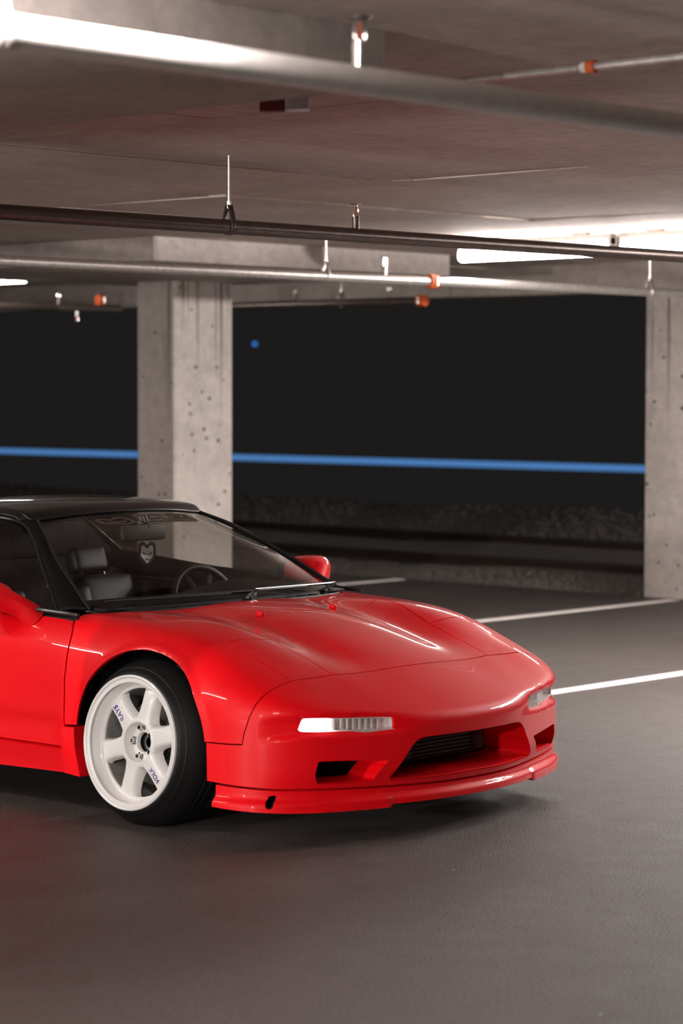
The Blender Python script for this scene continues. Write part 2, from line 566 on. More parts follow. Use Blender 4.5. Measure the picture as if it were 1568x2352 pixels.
tube_light(-2.30, 5.22, 'lit tube light at the right edge of the picture, second of the bright row')
tube_light(-9.25, 5.36, 'lit tube light at the left edge below the column cap')
ORD = ('first', 'second', 'third', 'fourth', 'fifth', 'sixth', 'seventh', 'eighth')
for j, y in enumerate((4.0, 4.7)):  # unseen tubes added to brighten the floor at right
    for k, x in enumerate((.3, 1.6)):
        tube_light(x, y, 'added hooded tube unseen off to the right, %s of the %s pair' % (ORD[k], ('nearer', 'farther')[j]), hood=True)
tube_light(3.03, -4.55, 'lit tube light just above the frame, over the thick near pipe at upper left', turn=PI / 2, bright=True)
for k, x in enumerate((-2.2, -3.5)):
    tube_light(x, -3.25, 'lit tube light out of frame left of the car, %s beyond the near drop panel' % ORD[k])
# added fill spots, unseen and without fixtures: one on the far right aimed along the deck at the column, three low ones far left on the car's flank
def fill_spot(loc, aim, power, cone, size=.12):
    fl = bpy.data.lights.new('fill_spot', 'SPOT')
    fl.energy = power; fl.spot_size = math.radians(cone); fl.spot_blend = .6; fl.shadow_soft_size = size; fl.color = (1, .94, .895)
    flo = bpy.data.objects.new('fill_spot', fl); col.objects.link(flo)
    flo.location = loc
    flo.rotation_euler = (Vector(aim) - Vector(loc)).to_track_quat('-Z', 'Y').to_euler()
fill_spot((9.5, 5.6, 2.1), (-6.7, 5.6, 1.4), 6800, 26)
fill_spot((-4.5, -11.0, 1.45), (-.2, -.8, .8), 850, 62)
fill_spot((-.5, -11.4, 1.5), (.1, -.8, .8), 2000, 62)
fill_spot((3.2, -11.0, 1.45), (.4, -.8, .8), 1550, 62)

def conduit(name, pts, r, label, m='galvanised', fit=None):
    t = thing(name, label, 'conduit')
    MB().tube(catmull(pts, 10) if len(pts) > 2 else pts, r, 10).build('conduit_run', M[m], t)
    if fit:
        MB().tube([(fit[0] - .012, fit[1], fit[2]), (fit[0] + .014, fit[1], fit[2])], r + .007, 12).build('conduit_coupling', M['orange'], t)
        MB().tube([(fit[0] - .032, fit[1], fit[2]), (fit[0] - .012, fit[1], fit[2])], r + .005, 12).build('conduit_coupling', M['white_box'], t)
    return t
conduit('conduit', [(1.80, -1.25, 2.46), (4.6, -1.25, 2.46)], .011, 'thin conduit with orange fitting on the ceiling at upper right', fit=(2.33, -1.25, 2.46))
conduit('conduit', [(-1.4, -1.42, 2.46), (.30, -1.42, 2.46)], .010, 'short pale conduit on the ceiling at the upper left edge')
conduit('conduit', [(.30, -1.55, 2.47), (.55, -1.42, 2.462), (.78, -1.32, 2.475), (1.05, -1.36, 2.50), (1.25, -1.34, 2.50), (1.5, -1.10, 2.47), (1.75, -1.0, 2.49)], .007, 'thin drooping cable conduit leading to the red and white box', 'fixture')
t = thing('junction_box', 'small red and white box under the ceiling behind the thick pipe', 'box', (1.14, -1.24, 2.462))
MB().box((-.028, -.027, -.01), (.078, .05, .05), Euler((0, 0, .75)), .004).build('red_cover', M['red_box'], t)
MB().box((.028, .027, -.01), (.074, .052, .05), Euler((0, 0, .75)), .004).build('white_cover', M['white_box'], t)
MB().box((.0, 0, .037), (.05, .05, .045)).build('bracket', M['fixture'], t, False)

# ------------------------------------------------------------------ outside: gravel, track, lights
g = MB()
nx, ny = 60, 26
xs = np.linspace(-60, 20, nx); ys = np.linspace(8.28, 14.4, 26)
v = []; f = []
def ground_h(x, y):
    h = -.10 + .02 * math.sin(x * 1.3 + y)
    if y > 8.9: h += .035 * min(2.2, y - 8.9)
    if y > 11.1: h += .10 * min(2.6, y - 11.1)
    return h
for yy in ys:
    for xx in xs:
        v.append((xx, yy, ground_h(xx, yy) + rng.uniform(-.012, .012)))
for j in range(len(ys) - 1):
    for i in range(nx - 1):
        f.append((j * nx + i, j * nx + i + 1, (j + 1) * nx + i + 1, (j + 1) * nx + i))
go = g.add(v, f).build('ground', M['gravel']); tag(go, 'dark gravel ground outside the deck', kind='structure')

def stones(name, n, xr, yr, s0, s1, m, label, zoff=0., parent=None):
    v = []; f = []
    bm = bmesh.new(); bmesh.ops.create_icosphere(bm, subdivisions=1, radius=1)
    bv = [np.array(q.co) for q in bm.verts]; bf = [[q.index for q in fc.verts] for fc in bm.faces]; bm.free()
    for _ in range(n):
        x = rng.uniform(*xr); yy = yr[0] + (yr[1] - yr[0]) * rng.uniform() ** 1.3
        s = rng.uniform(s0, s1) * np.array([1, rng.uniform(.7, 1.1), rng.uniform(.5, .8)])
        a = rng.uniform(0, 6.3); ca, sa = math.cos(a), math.sin(a)
        jit = rng.uniform(.75, 1.2, len(bv))
        k = len(v)
        z = ground_h(x, yy) + zoff
        for q, j in zip(bv, jit):
            q = q * s * j
            v.append((x + ca * q[0] - sa * q[1], yy + sa * q[0] + ca * q[1], z + q[2] + s[2] * .3))
        f += [tuple(i + k for i in fc) for fc in bf]
    o = mk(name, v, f, m, parent, False)
    tag(o, None if parent else label, None if parent else 'gravel', kind='stuff')
stones('pale_gravel', 2200, (-13, -3.4), (8.32, 8.50), .006, .016, M['kerb'], 'pale loose stones along the edge of the asphalt', .0)
stones('gravel', 5200, (-24, -3.4), (8.6, 10.05), .010, .030, M['stone'], 'dark loose track stones outside the deck')
stones('gravel', 4200, (-30, -6), (12.2, 14.3), .015, .045, M['stone'], 'dark stones on the low bank beyond the railway track')
# a railway track beyond the gravel
t = thing('railway_track', 'dim railway track on a stone bed beyond the open side', 'track', (0, 0, 0))
for yy in (10.35, 11.79):
    m = MB()
    v = []
    prof = [(-.06, 0), (.06, 0), (.06, .015), (.012, .03), (.012, .09), (.035, .10), (.035, .135), (-.035, .135), (-.035, .10), (-.012, .09), (-.012, .03), (-.06, .015)]
    zb = ground_h(-10, yy) - .035
    for xx in (-45, 10):
        v += [(xx, yy + a, zb + b) for a, b in prof]
    n = len(prof)
    m.add(v, [(i, (i + 1) % n, n + (i + 1) % n, n + i) for i in range(n)] + [tuple(range(n)), tuple(range(2 * n - 1, n - 1, -1))])
    m.build('rail', M['rail'], t, False)
for k in range(34):
    xx = -24 + k * .65
    MB().box((xx, 11.07, ground_h(-10, 11.0) - .05), (.22, 1.7, .10), bev=.01).build('sleeper', M['sleeper'], t)
stones('ballast', 3000, (-26, -5), (10.12, 12.0), .012, .034, M['stone'], '', -.035, t)
# far lights
t = thing('light_strip', 'long straight blue light line glowing in the dark outside', 'light', (0, 30, 0))
MB().tube([(-60, 0, .03), (-5, 0, .10)], .062, 10).build('blue_tube', M['blue_strip'], t)
for xx in np.arange(-58, -5, 6.0):
    MB().tube([(xx, .05, .05), (xx, .05, 6)], .0012, 5).build('hanging_wire', M['rail'], t, False)
t = thing('signal_lamp', 'small round blue lamp in the dark right of the column', 'light', (-45.03, 45, 2.88))
bm = bmesh.new(); bmesh.ops.create_uvsphere(bm, u_segments=16, v_segments=10, radius=.06)
me = bpy.data.meshes.new('lamp'); bm.to_mesh(me); bm.free(); me.materials.append(M['blue_dot'])
lo = bpy.data.objects.new('lamp', me); col.objects.link(lo); lo.parent = t
MB().tube([(0, 0, -3.1), (0, 0, -.06)], .002, 8).build('mast', M['rail'], t)

# ------------------------------------------------------------------ the red sports car: body as one smooth implicit form, cut into panels
def nat_spline_matrix(x):
    n = len(x); h = np.diff(x)
    A = np.zeros((n, n)); B = np.zeros((n, n))
    A[0, 0] = A[-1, -1] = 1
    for i in range(1, n - 1):
        A[i, i - 1] = h[i - 1]; A[i, i] = 2 * (h[i - 1] + h[i]); A[i, i + 1] = h[i]
        B[i, i - 1] = 6 / h[i - 1]; B[i, i] = -6 / h[i - 1] - 6 / h[i]; B[i, i + 1] = 6 / h[i]
    return np.linalg.solve(A, B)

TX = np.array([-3.44, -2.9, -2.2, -1.5, -.9, -.6, -.3, 0, .15, .3, .45, .6, .7, .8, .88, 1.0])
TA = np.array([0, .2, .3, .4, .5, .64, .75, .86])
TZ = np.array([
    [.80, .80, .80, .80, .80, .79, .77, .74],
    [.86, .86, .86, .86, .86, .855, .84, .80],
    [.83, .83, .83, .83, .83, .82, .81, .78],
    [.77, .77, .77, .77, .77, .765, .76, .73],
    [.752, .752, .751, .75, .748, .745, .738, .705],
    [.755, .754, .752, .75, .745, .738, .730, .695],
    [.745, .740, .734, .730, .730, .728, .716, .675],
    [.724, .713, .698, .704, .723, .718, .700, .655],
    [.701, .689, .672, .684, .708, .703, .680, .630],
    [.668, .656, .640, .652, .669, .667, .642, .590],
    [.623, .613, .601, .607, .615, .608, .583, .530],
    [.567, .561, .557, .556, .553, .546, .518, .465],
    [.523, .518, .513, .509, .502, .490, .458, .400],
    [.476, .471, .466, .459, .449, .425, .385, .330],
    [.434, .429, .423, .414, .399, .370, .330, .280],
    [.365, .360, .353, .345, .325, .295, .260, .220]])
_AX = np.concatenate([-TA[:0:-1], TA]); _ZX = np.concatenate([TZ[:, :0:-1], TZ], 1)
_SX = nat_spline_matrix(TX); _SA = nat_spline_matrix(_AX)
_MX = _SX @ _ZX

def spl(xk, vals, mom, x):
    """vals, mom: (n,K) -> (N,K) at x"""
    i = np.clip(np.searchsorted(xk, x) - 1, 0, len(xk) - 2)
    h = xk[i + 1] - xk[i]; t = np.clip((x - xk[i]) / h, -.3, 1.3)
    a = 1 - t; b = t
    h2 = (h * h / 6)[:, None]
    return a[:, None] * vals[i] + b[:, None] * vals[i + 1] + ((a ** 3 - a)[:, None] * mom[i] + (b ** 3 - b)[:, None] * mom[i + 1]) * h2

def Ttop(x, y):
    c = spl(TX, _ZX, _MX, x)                     # (N,13)
    m = c @ _SA.T
    yy = np.clip(y, -.95, .95)
    i = np.clip(np.searchsorted(_AX, yy) - 1, 0, len(_AX) - 2)
    h = _AX[i + 1] - _AX[i]; t = (yy - _AX[i]) / h; a = 1 - t
    r = np.arange(len(x))
    return a * c[r, i] + t * c[r, i + 1] + ((a ** 3 - a) * m[r, i] + (t ** 3 - t) * m[r, i + 1]) * h * h / 6

PLAN = np.array([p for p in catmull([(.895, -.15), (.902, 0), (.895, .15), (.872, .28), (.838, .40), (.785, .55), (.722, .685), (.64, .782), (.53, .835), (.40, .854), (.2, .854),
                                      (-.05, .852), (-.35, .857), (-1, .875), (-1.8, .895), (-2.6, .905), (-3.0, .885), (-3.28, .79), (-3.41, .5), (-3.44, 0), (-3.41, -.5)], 6)])
_k0 = 6; PLAN = PLAN[6:-6]                       # from the nose tip to the tail tip
PLAN[0] = (.902, 0); PLAN[-1] = (-3.44, 0)
_PA = PLAN[:-1]; _PB = PLAN[1:]; _PD = _PB - _PA; _PL = (_PD ** 2).sum(1)
def plan_dist(x, a):
    out = np.empty(len(x))
    for s in range(0, len(x), 4000):
        P = np.stack([x[s:s + 4000], a[s:s + 4000]], 1)[:, None, :]
        t = np.clip(((P - _PA) * _PD).sum(2) / _PL, 0, 1)
        d = P - (_PA + t[..., None] * _PD)
        d2 = (d ** 2).sum(2)
        j = d2.argmin(1)
        r = np.arange(len(j))
        cr = _PD[j, 0] * d[r, j, 1] - _PD[j, 1] * d[r, j, 0]
        # the outline runs from nose to tail with the body on its left when a>0: outside is where cross<0
        out[s:s + 4000] = np.sqrt(d2[r, j]) * np.where(cr < 0, 1, -1)
    return out
# orientation check: a point far outside must be positive
_sg = 1.0 if plan_dist(np.array([0.]), np.array([2.]))[0] > 0 else -1.0

def sstep(x, a, b):
    t = np.clip((x - a) / (b - a), 0, 1); return t * t * (3 - 2 * t)

def smax(a, b, k):
    h = np.maximum(k - np.abs(a - b), 0) / k
    return np.maximum(a, b) + h * h * k * .25

def Fbody(P, off=0.):
    x, y, z = P[:, 0], P[:, 1], P[:, 2]; a = np.abs(y)
    g = _sg * plan_dist(x, a)
    front = sstep(x, .3, .6)
    t = np.maximum(z - .5, 0) * .20 * (1 - front)                               # tumblehome
    t = t + .03 * sstep(.30 - z, 0, .16) * (1 - sstep(x, -.4, -.2))             # rocker turns under
    # hollow along the doors and a soft swage
    t = t + .012 * np.exp(-((z - .50) / .09) ** 2) * sstep(-x, .25, .8) * sstep(x, -2.1, -1.6)
    t = t + .016 * np.exp(-((z - .315) / .032) ** 2) * sstep(-x, .33, .45) * sstep(x, -2.1, -1.6)
    # bumper ledge: everything above it stands in a little
    zl = .345 + .030 * sstep(x, .5, .7)
    t = t + (.008 + .012 * sstep(a, .30, .55)) * sstep(z, zl - .003, zl + .009) * sstep(x, .585, .67) * (1 - sstep(z, .425, .445) * front) * sstep(a, .25, .40)
    # fascia leans back a little towards the chin groove
    t = t + .02 * sstep(.26 - z, 0, .10) * sstep(x, .55, .75)
    k = .13 + (.032 - .13) * sstep(x, .35, .74)
    k = np.where(x < -.9, .10, k)
    return smax(z - Ttop(x, y), g + t, k) - (off(P) if callable(off) else off)

def off_lip(P):
    z = P[:, 2]; a = np.abs(P[:, 1])
    wing = sstep(a, .385, .41)
    return .004 + .016 * (1 - sstep(z, .140, .162)) + wing * .006 * (1 - sstep(z, .15, .17))

def off_arch(P):
    r = np.hypot(P[:, 0] - .048, P[:, 2] - .300)
    return .006 * np.exp(-((r - .345) / .013) ** 2)

def grad(P, off=0.):
    e = 1e-3; G = np.zeros_like(P)
    for i in range(3):
        d = np.zeros(3); d[i] = e
        G[:, i] = (Fbody(P + d, off) - Fbody(P - d, off)) / (2 * e)
    return G

def snap(P, off=0., lock_y=None):
    P = np.array(P, float)
    for _ in range(8):
        g = grad(P, off)
        if lock_y is not None: g[lock_y, 1] = 0
        f = Fbody(P, off)
        P = P - g * (f / np.maximum((g * g).sum(1), 1e-6))[:, None]
    return P

def basis(d):
    d = np.array(d, float); d /= np.linalg.norm(d)
    e1 = np.cross([0, 0, 1.], d) if abs(d[2]) < .95 else np.array([1., 0, 0])
    e1 /= np.linalg.norm(e1)
    return d, e1, np.cross(d, e1)

def solve_along(Q, d, e1, e2, t0, t1, off):
    base = Q[:, :1] * e1 + Q[:, 1:] * e2
    N = len(Q); t = np.full(N, t1); lo = np.full(N, t0); hi = np.full(N, t1); done = np.zeros(N, bool)
    step = .02
    cur = t1
    while cur > t0:
        idx = np.where(~done)[0]
        if not len(idx): break
        f = Fbody(base[idx] + (cur - step) * d, off)
        hit = idx[f < 0]
        lo[hit] = cur - step; hi[hit] = cur; done[hit] = True
        cur -= step
    for _ in range(16):
        m = (lo + hi) / 2
        f = Fbody(base + m[:, None] * d, off)
        lo = np.where(f < 0, m, lo); hi = np.where(f < 0, hi, m)
    return base + ((lo + hi) / 2)[:, None] * d

def resample(pts, sp):
    pts = np.array(pts); out = [pts[0]]
    for a, b in zip(pts[:-1], pts[1:]):
        L = np.linalg.norm(b - a); n = max(1, int(round(L / sp)))
        for k in range(1, n + 1): out.append(a + (b - a) * k / n)
    return out

def loop_from(segs, off, sp):
    """list of 3-D control polylines joined head to tail -> closed list of points on the body"""
    out = []
    for s in segs:
        c = catmull(s, 10)
        c = resample(c, sp)
        out += list(c[:-1])
    P = np.array(out)
    ly = np.abs(P[:, 1]) < 1e-6
    return snap(P, off, ly)

def in_poly(pts, poly):
    x, y = pts[:, 0], pts[:, 1]; c = np.zeros(len(pts), bool)
    a = poly; b = np.roll(poly, -1, 0)
    for (x0, y0), (x1, y1) in zip(a, b):
        if y0 == y1: continue
        m = (y0 > y) != (y1 > y)
        c ^= m & (x < (x1 - x0) * (y - y0) / (y1 - y0) + x0)
    return c

def seg_dist(pts, poly):
    d = np.full(len(pts), 9.)
    b = np.roll(poly, -1, 0)
    for p, q in zip(poly, b):
        e = q - p; L = e @ e
        if L < 1e-12: continue
        t = np.clip(((pts - p) @ e) / L, 0, 1)
        d = np.minimum(d, np.hypot(*(pts - p - t[:, None] * e).T))
    return d

def inset(poly, g, keep):
    a = np.roll(poly, 1, 0); b = np.roll(poly, -1, 0)
    area = .5 * np.sum(poly[:, 0] * b[:, 1] - b[:, 0] * poly[:, 1])
    s = 1 if area > 0 else -1
    e0 = poly - a; e1 = b - poly
    n0 = np.stack([-e0[:, 1], e0[:, 0]], 1); n1 = np.stack([-e1[:, 1], e1[:, 0]], 1)
    n0 /= np.linalg.norm(n0, axis=1)[:, None] + 1e-12; n1 /= np.linalg.norm(n1, axis=1)[:, None] + 1e-12
    n = n0 + n1; n /= np.maximum((n * n).sum(1), .6)[:, None] ** 1.0 / 2 * 1.0
    m = n / 2 * 1.0
    ln = np.linalg.norm(m, axis=1)[:, None] + 1e-12
    m = m / ln
    out = poly + s * g * m
    out[keep] = poly[keep]
    return out

def panel(name, outer, d, m, parent, holes=(), off=0., gap=.0022, sp=.018, seam=False, both=True, flange=.016, grow=0.):
    d, e1, e2 = basis(d)
    loops3 = [loop_from(outer, off, sp * .6)] + [loop_from(h, off, sp * .5) for h in holes]
    ts = np.concatenate([l @ d for l in loops3]); t0, t1 = ts.min() - .25, ts.max() + .25
    loops2 = []
    for li, L in enumerate(loops3):
        Q = np.stack([L @ e1, L @ e2], 1)
        keep = np.abs(L[:, 1]) < 1e-5 if seam else np.zeros(len(L), bool)
        if gap and li == 0: Q = inset(Q, gap, keep)
        loops2.append(Q)
    O = loops2[0]
    lo, hi = O.min(0), O.max(0)
    gx, gy = np.meshgrid(np.arange(lo[0], hi[0], sp), np.arange(lo[1], hi[1], sp * .866))
    gx = gx + (np.arange(gx.shape[0]) % 2)[:, None] * sp / 2
    I = np.stack([gx.ravel(), gy.ravel()], 1)
    ok = in_poly(I, O)
    for h in loops2[1:]: ok &= ~in_poly(I, h)
    I = I[ok]
    for l in loops2: I = I[seg_dist(I, l) > sp * .45]
    V = np.concatenate(loops2 + [I]); edges = []; k = 0
    for l in loops2:
        n = len(l); edges += [(k + i, k + (i + 1) % n) for i in range(n)]; k += n
    vo, _, fo, ov, _, _ = delaunay_2d_cdt([Vector(p) for p in V], edges, [], 0, 1e-6)
    VV = np.array([(p.x, p.y) for p in vo]); FF = np.array([list(f) for f in fo if len(f) == 3])
    cen = VV[FF].mean(1)
    ok = in_poly(cen, O)
    for h in loops2[1:]: ok &= ~in_poly(cen, h)
    FF = FF[ok]
    P = solve_along(VV, d, e1, e2, t0, t1, off)
    nb = sum(len(l) for l in loops2)
    # boundary vertices came through snap, reuse those exact positions when no inset moved them
    used = np.zeros(len(P), bool); used[FF.ravel()] = True
    remap = np.cumsum(used) - 1
    P = P[used]; FF = remap[FF]
    if seam:
        P[np.abs(P[:, 1]) < 6e-4, 1] = 0
    N = grad(P, off); N /= np.linalg.norm(N, axis=1)[:, None]
    if grow: P = P + N * grow
    ed = {}
    for f in FF:
        for i in range(3):
            a, b = int(f[i]), int(f[(i + 1) % 3])
            key = (min(a, b), max(a, b))
            ed[key] = None if key in ed else (a, b)
    bd = [e for e in ed.values() if e]
    if seam: bd = [e for e in bd if not (abs(P[e[0], 1]) < 1e-6 and abs(P[e[1], 1]) < 1e-6)]
    bv = sorted({i for e in bd for i in e})
    verts = [tuple(p) for p in P]; faces = [tuple(f) for f in FF]
    tri_n = np.cross(P[FF[0][1]] - P[FF[0][0]], P[FF[0][2]] - P[FF[0][0]])
    fl = {}
    for i in bv:
        fl[i] = len(verts)
        q = P[i] - N[i] * flange
        if seam and abs(P[i, 1]) < 1e-6: q[1] = 0
        verts.append(tuple(q))
    sharp_keys = set()
    for a, b in bd:
        faces.append((b, a, fl[a], fl[b])); sharp_keys.add((min(a, b), max(a, b)))
    def link(vs, fs, nm):
        me = bpy.data.meshes.new(nm)
        me.from_pydata(vs, [], fs); me.materials.append(m)
        bm = bmesh.new(); bm.from_mesh(me)
        bm.verts.ensure_lookup_table()
        ek = {(min(e.verts[0].index, e.verts[1].index), max(e.verts[0].index, e.verts[1].index)): e for e in bm.edges}
        for f in bm.faces: f.smooth = True
        nv = len(verts)
        for key in sharp_keys:
            for s in (0, nv):
                e = ek.get((key[0] + s, key[1] + s))
                if e: e.smooth = False
        if seam:
            bmesh.ops.remove_doubles(bm, verts=[v for v in bm.verts if abs(v.co.y) < 1e-6], dist=1e-4)
        bmesh.ops.recalc_face_normals(bm, faces=bm.faces)
        # outward orientation
        s = sum(f.normal.dot(Vector(d)) * f.calc_area() for f in bm.faces if len(f.verts) == 3)
        if s < 0: bmesh.ops.reverse_faces(bm, faces=bm.faces)
        bm.to_mesh(me); bm.free()
        o = bpy.data.objects.new(nm, me); col.objects.link(o); o.parent = parent
        return o
    if seam:
        nv = len(verts)
        return [link(verts + mirror_y(verts), faces + [tuple(i + nv for i in f[::-1]) for f in faces], name)]
    res = [link(verts, faces, name)]
    if both:
        res.append(link(mirror_y(verts), [f[::-1] for f in faces], name))
    return res

car = thing('sports_car', 'low bright red two-seat sports car with black roof and white six-spoke wheels', 'car', (0, 0, 0))

def arc(cx, cz, r, a0, a1, n, y):
    return [(cx + r * math.cos(t), y, cz + r * math.sin(t)) for t in np.radians(np.linspace(a0, a1, n))]

ARX, ARZ, ARR = .048, .300, .340
bump_gap = [(.585, -.632, .55), (.572, -.70, .505), (.556, -.765, .452), (.546, -.812, .395), (.542, -.833, .346)]
hood_side = [(-.345, -.61, .73), (-.22, -.595, .73), (-.06, -.545, .71), (.10, -.495, .69), (.22, -.455, .672), (.30, -.433, .66)]
# front fenders
panel('front_fender', [
    [(-.362, -.857, .33), (-.358, -.85, .50), (-.372, -.83, .66), (-.41, -.775, .725)],
    [(-.41, -.775, .725), (-.415, -.715, .732)],
    [(-.415, -.715, .732), (-.345, -.61, .73)],
    hood_side,
    [(.30, -.433, .66), (.295, -.54, .665), (.285, -.64, .665)],
    [(.285, -.64, .665), (.44, -.638, .61), (.585, -.632, .55)],
    bump_gap,
    [(.542, -.833, .346), (.46, -.848, .343), (.386, -.854, .342)],
    arc(ARX, ARZ, ARR, 7, 174, 26, -.852),
    [(ARX - ARR, -.852, .335), (-.362, -.857, .33)],
], (.12, -.75, .65), M['red'], car, off=off_arch, sp=.015)
# hood
hood_outer = [
    [(-.06, -.545, .71), (.10, -.495, .69), (.22, -.455, .672), (.30, -.433, .66), (.45, -.431, .61), (.592, -.433, .556)],
    [(.592, -.433, .556), (.607, -.3, .562), (.615, 0, .565), (.607, .3, .562), (.592, .433, .556)],
    [(x, -y, z) for x, y, z in [(.592, -.433, .556), (.45, -.431, .61), (.30, -.433, .66), (.22, -.455, .672), (.10, -.495, .69), (-.06, -.545, .71)]],
    [(-.06, .545, .71), (.0, .35, .71), (.03, 0, .72), (.0, -.35, .71), (-.06, -.545, .71)]]
panel('hood', hood_outer, (0, 0, 1), M['red'], car, both=False)
panel('cowl_panel', [
    [(-.06, -.545, .71), (.0, -.35, .71), (.03, 0, .72), (.0, .35, .71), (-.06, .545, .71)],
    [(-.06, .545, .71), (-.22, .595, .73), (-.345, .61, .73)],
    [(-.345, .61, .73), (-.285, .4, .735), (-.258, 0, .74), (-.285, -.4, .735), (-.345, -.61, .73)],
    [(-.345, -.61, .73), (-.22, -.595, .73), (-.06, -.545, .71)]], (0, 0, 1), M['red'], car, both=False)
# pop-up headlight covers
panel('headlight_cover', [
    [(.30, -.433, .66), (.295, -.54, .665), (.285, -.64, .665)],
    [(.285, -.64, .665), (.44, -.638, .61), (.585, -.632, .55)],
    [(.585, -.632, .55), (.592, -.54, .553), (.592, -.433, .556)],
    [(.592, -.433, .556), (.45, -.431, .61), (.30, -.433, .66)]], (0, -.2, 1), M['red'], car)
# front bumper with mouth, ducts and lamp openings
mouth = [(.90, 0, .347), (.885, -.15, .347), (.868, -.25, .346), (.858, -.285, .338), (.85, -.31, .318), (.84, -.345, .272), (.826, -.388, .222), (.826, -.390, .212), (.835, -.375, .205), (.86, -.25, .203), (.89, 0, .203)]
duct = [(.735, -.660, .275), (.735, -.668, .245), (.735, -.660, .218), (.745, -.642, .206), (.80, -.50, .203), (.815, -.462, .207), (.82, -.445, .230), (.825, -.425, .255), (.83, -.410, .271), (.82, -.43, .279), (.745, -.638, .289), (.735, -.660, .275)]
lamp = [(.70, -.715, .399), (.705, -.703, .428), (.715, -.68, .4415), (.785, -.50, .4345), (.825, -.388, .425), (.83, -.377, .415), (.83, -.377, .385), (.825, -.388, .376), (.78, -.55, .386), (.71, -.69, .391), (.70, -.715, .399)]
chin = [(.90, 0, .176), (.872, -.28, .178), (.836, -.40, .181), (.72, -.69, .190), (.60, -.812, .198), (.50, -.842, .202), (.39, -.854, .206)]
panel('front_bumper', [
    [(.386, -.854, .342), (.46, -.848, .343), (.542, -.833, .346)],
    bump_gap[::-1],
    [(.585, -.632, .55), (.592, -.54, .553), (.592, -.433, .556)],
    [(.592, -.433, .556), (.607, -.3, .562), (.615, 0, .565)],
    [(.615, 0, .565), (.75, 0, .5), (.86, 0, .44), (.895, 0, .41), (.90, 0, .347)],
    mouth[:5], mouth[4:8], mouth[7:],
    [(.89, 0, .203), (.90, 0, .176)],
    chin,
    [(.39, -.854, .206), (.386, -.854, .342)],
], (.6, -.6, .3), M['red'], car, holes=[[duct], [lamp]], seam=True, sp=.014, gap=.0018)
bumper = bpy.data.objects['front_bumper']
# front lip spoiler with a scooped slot
lip_low = [(.90, 0, .121), (.872, -.28, .121), (.836, -.385, .121), (.828, -.40, .110), (.72, -.69, .112), (.60, -.812, .118), (.50, -.842, .122), (.435, -.852, .125)]
slot = [(.63, -.79, .172), (.622, -.798, .150), (.625, -.795, .133), (.637, -.785, .133), (.645, -.778, .152), (.648, -.775, .174), (.63, -.79, .172)]
panel('front_lip', [
    [(.435, -.852, .2), (.50, -.842, .198), (.60, -.812, .194), (.72, -.69, .186), (.836, -.40, .177), (.872, -.28, .174), (.90, 0, .172)],
    [(.90, 0, .172), (.90, 0, .121)],
    lip_low[:3], lip_low[2:4], lip_low[3:],
    [(.435, -.852, .125), (.435, -.852, .2)],
], (.6, -.6, .3), M['red'], car, holes=[[slot]], seam=True, sp=.010, off=off_lip, gap=.001, flange=.05)
lipo = bpy.data.objects['front_lip']

def pocket(name, loop, depth, direction, m, parent, taper=.9, both=True, back=None, off=0.):
    """walls running inward from an opening"""
    L = loop_from([loop], off, .01)
    D = np.array(direction, float); D /= np.linalg.norm(D)
    c = L.mean(0); n = len(L)
    rings = [L + D * .0]
    for k in (.3, 1.):
        rings.append(c + (L - c) * (1 + (taper - 1) * k) + D * depth * k)
    v = [tuple(p) for r in rings for p in r]
    f = []
    for i in range(2):
        for k in range(n):
            f.append((i * n + k, i * n + (k + 1) % n, (i + 1) * n + (k + 1) % n, (i + 1) * n + k))
    res = [mk(name, v, f, m, parent)]
    if both: res.append(mk(name, mirror_y(v), [q[::-1] for q in f], m, parent))
    if back:
        bvv = [tuple(p) for p in rings[-1]]
        res.append(mk(back[0], bvv, [tuple(range(n))], back[1], parent, False))
        if both: res.append(mk(back[0], mirror_y(bvv), [tuple(range(n - 1, -1, -1))], back[1], parent, False))
    return res
pocket('side_duct', duct, .13, (-.9, .25, -.02), M['red'], bumper, .75, True, ('duct_back', M['dark_void']))
full_mouth = [np.array(p) for p in mouth] + [np.array((p[0], -p[1], p[2])) for p in mouth[-2::-1]]
def mouth_pocket():
    half = loop_from([mouth[:5], mouth[4:8], mouth[7:]], 0., .012)
    half = np.vstack([half, snap(np.array([mouth[-1]]), 0., np.array([True]))])
    oth = half[::-1][1:-1] * np.array([1, -1, 1])
    L = np.vstack([half, oth]); n = len(L)
    rings = []
    for k, dx in ((0, 0), (.25, -.035), (.6, -.11), (1, -.20)):
        R = L.copy(); R[:, 0] += dx
        R[:, 1] *= 1 - .13 * k
        zc = .275
        R[:, 2] = np.where(R[:, 2] > zc, R[:, 2] - .004 * k, R[:, 2] + .012 * k)
        # the rear of the throat is straight across
        R[:, 0] = R[:, 0] * (1 - k) + (.66) * k
        rings.append(R)
    v = [tuple(p) for r in rings for p in r]
    f = [(i * n + k, i * n + (k + 1) % n, (i + 1) * n + (k + 1) % n, (i + 1) * n + k) for i in range(3) for k in range(n)]
    mk('mouth_throat', v, f, M['red'], bumper)
    # dark mesh panel and radiator ducts at the back
    mk('radiator', [tuple(p) for p in rings[-1]], [tuple(range(n))], M['dark_void'], bumper, False)
    MB().box((.70, -.02, .285), (.07, .44, .10), bev=.012).build('cooler_core', M['black_plastic'], bumper)
    MB().box((.715, -.22, .275), (.05, .10, .075), bev=.012).build('cooler_tank', M['black_plastic'], bumper)
    MB().box((.715, .20, .28), (.05, .08, .08), bev=.012).build('cooler_tank', M['black_plastic'], bumper)
    for k in range(7):
        MB().box((.738, -.02, .245 + k * .0135), (.004, .42, .003)).build('cooler_fin', M['dark_void'], bumper, False)
    MB().box((.745, -.262, .292), (.012, .018, .022), Euler((.3, .2, .5)), .002).build('bracket', M['steel'], bumper)
mouth_pocket()
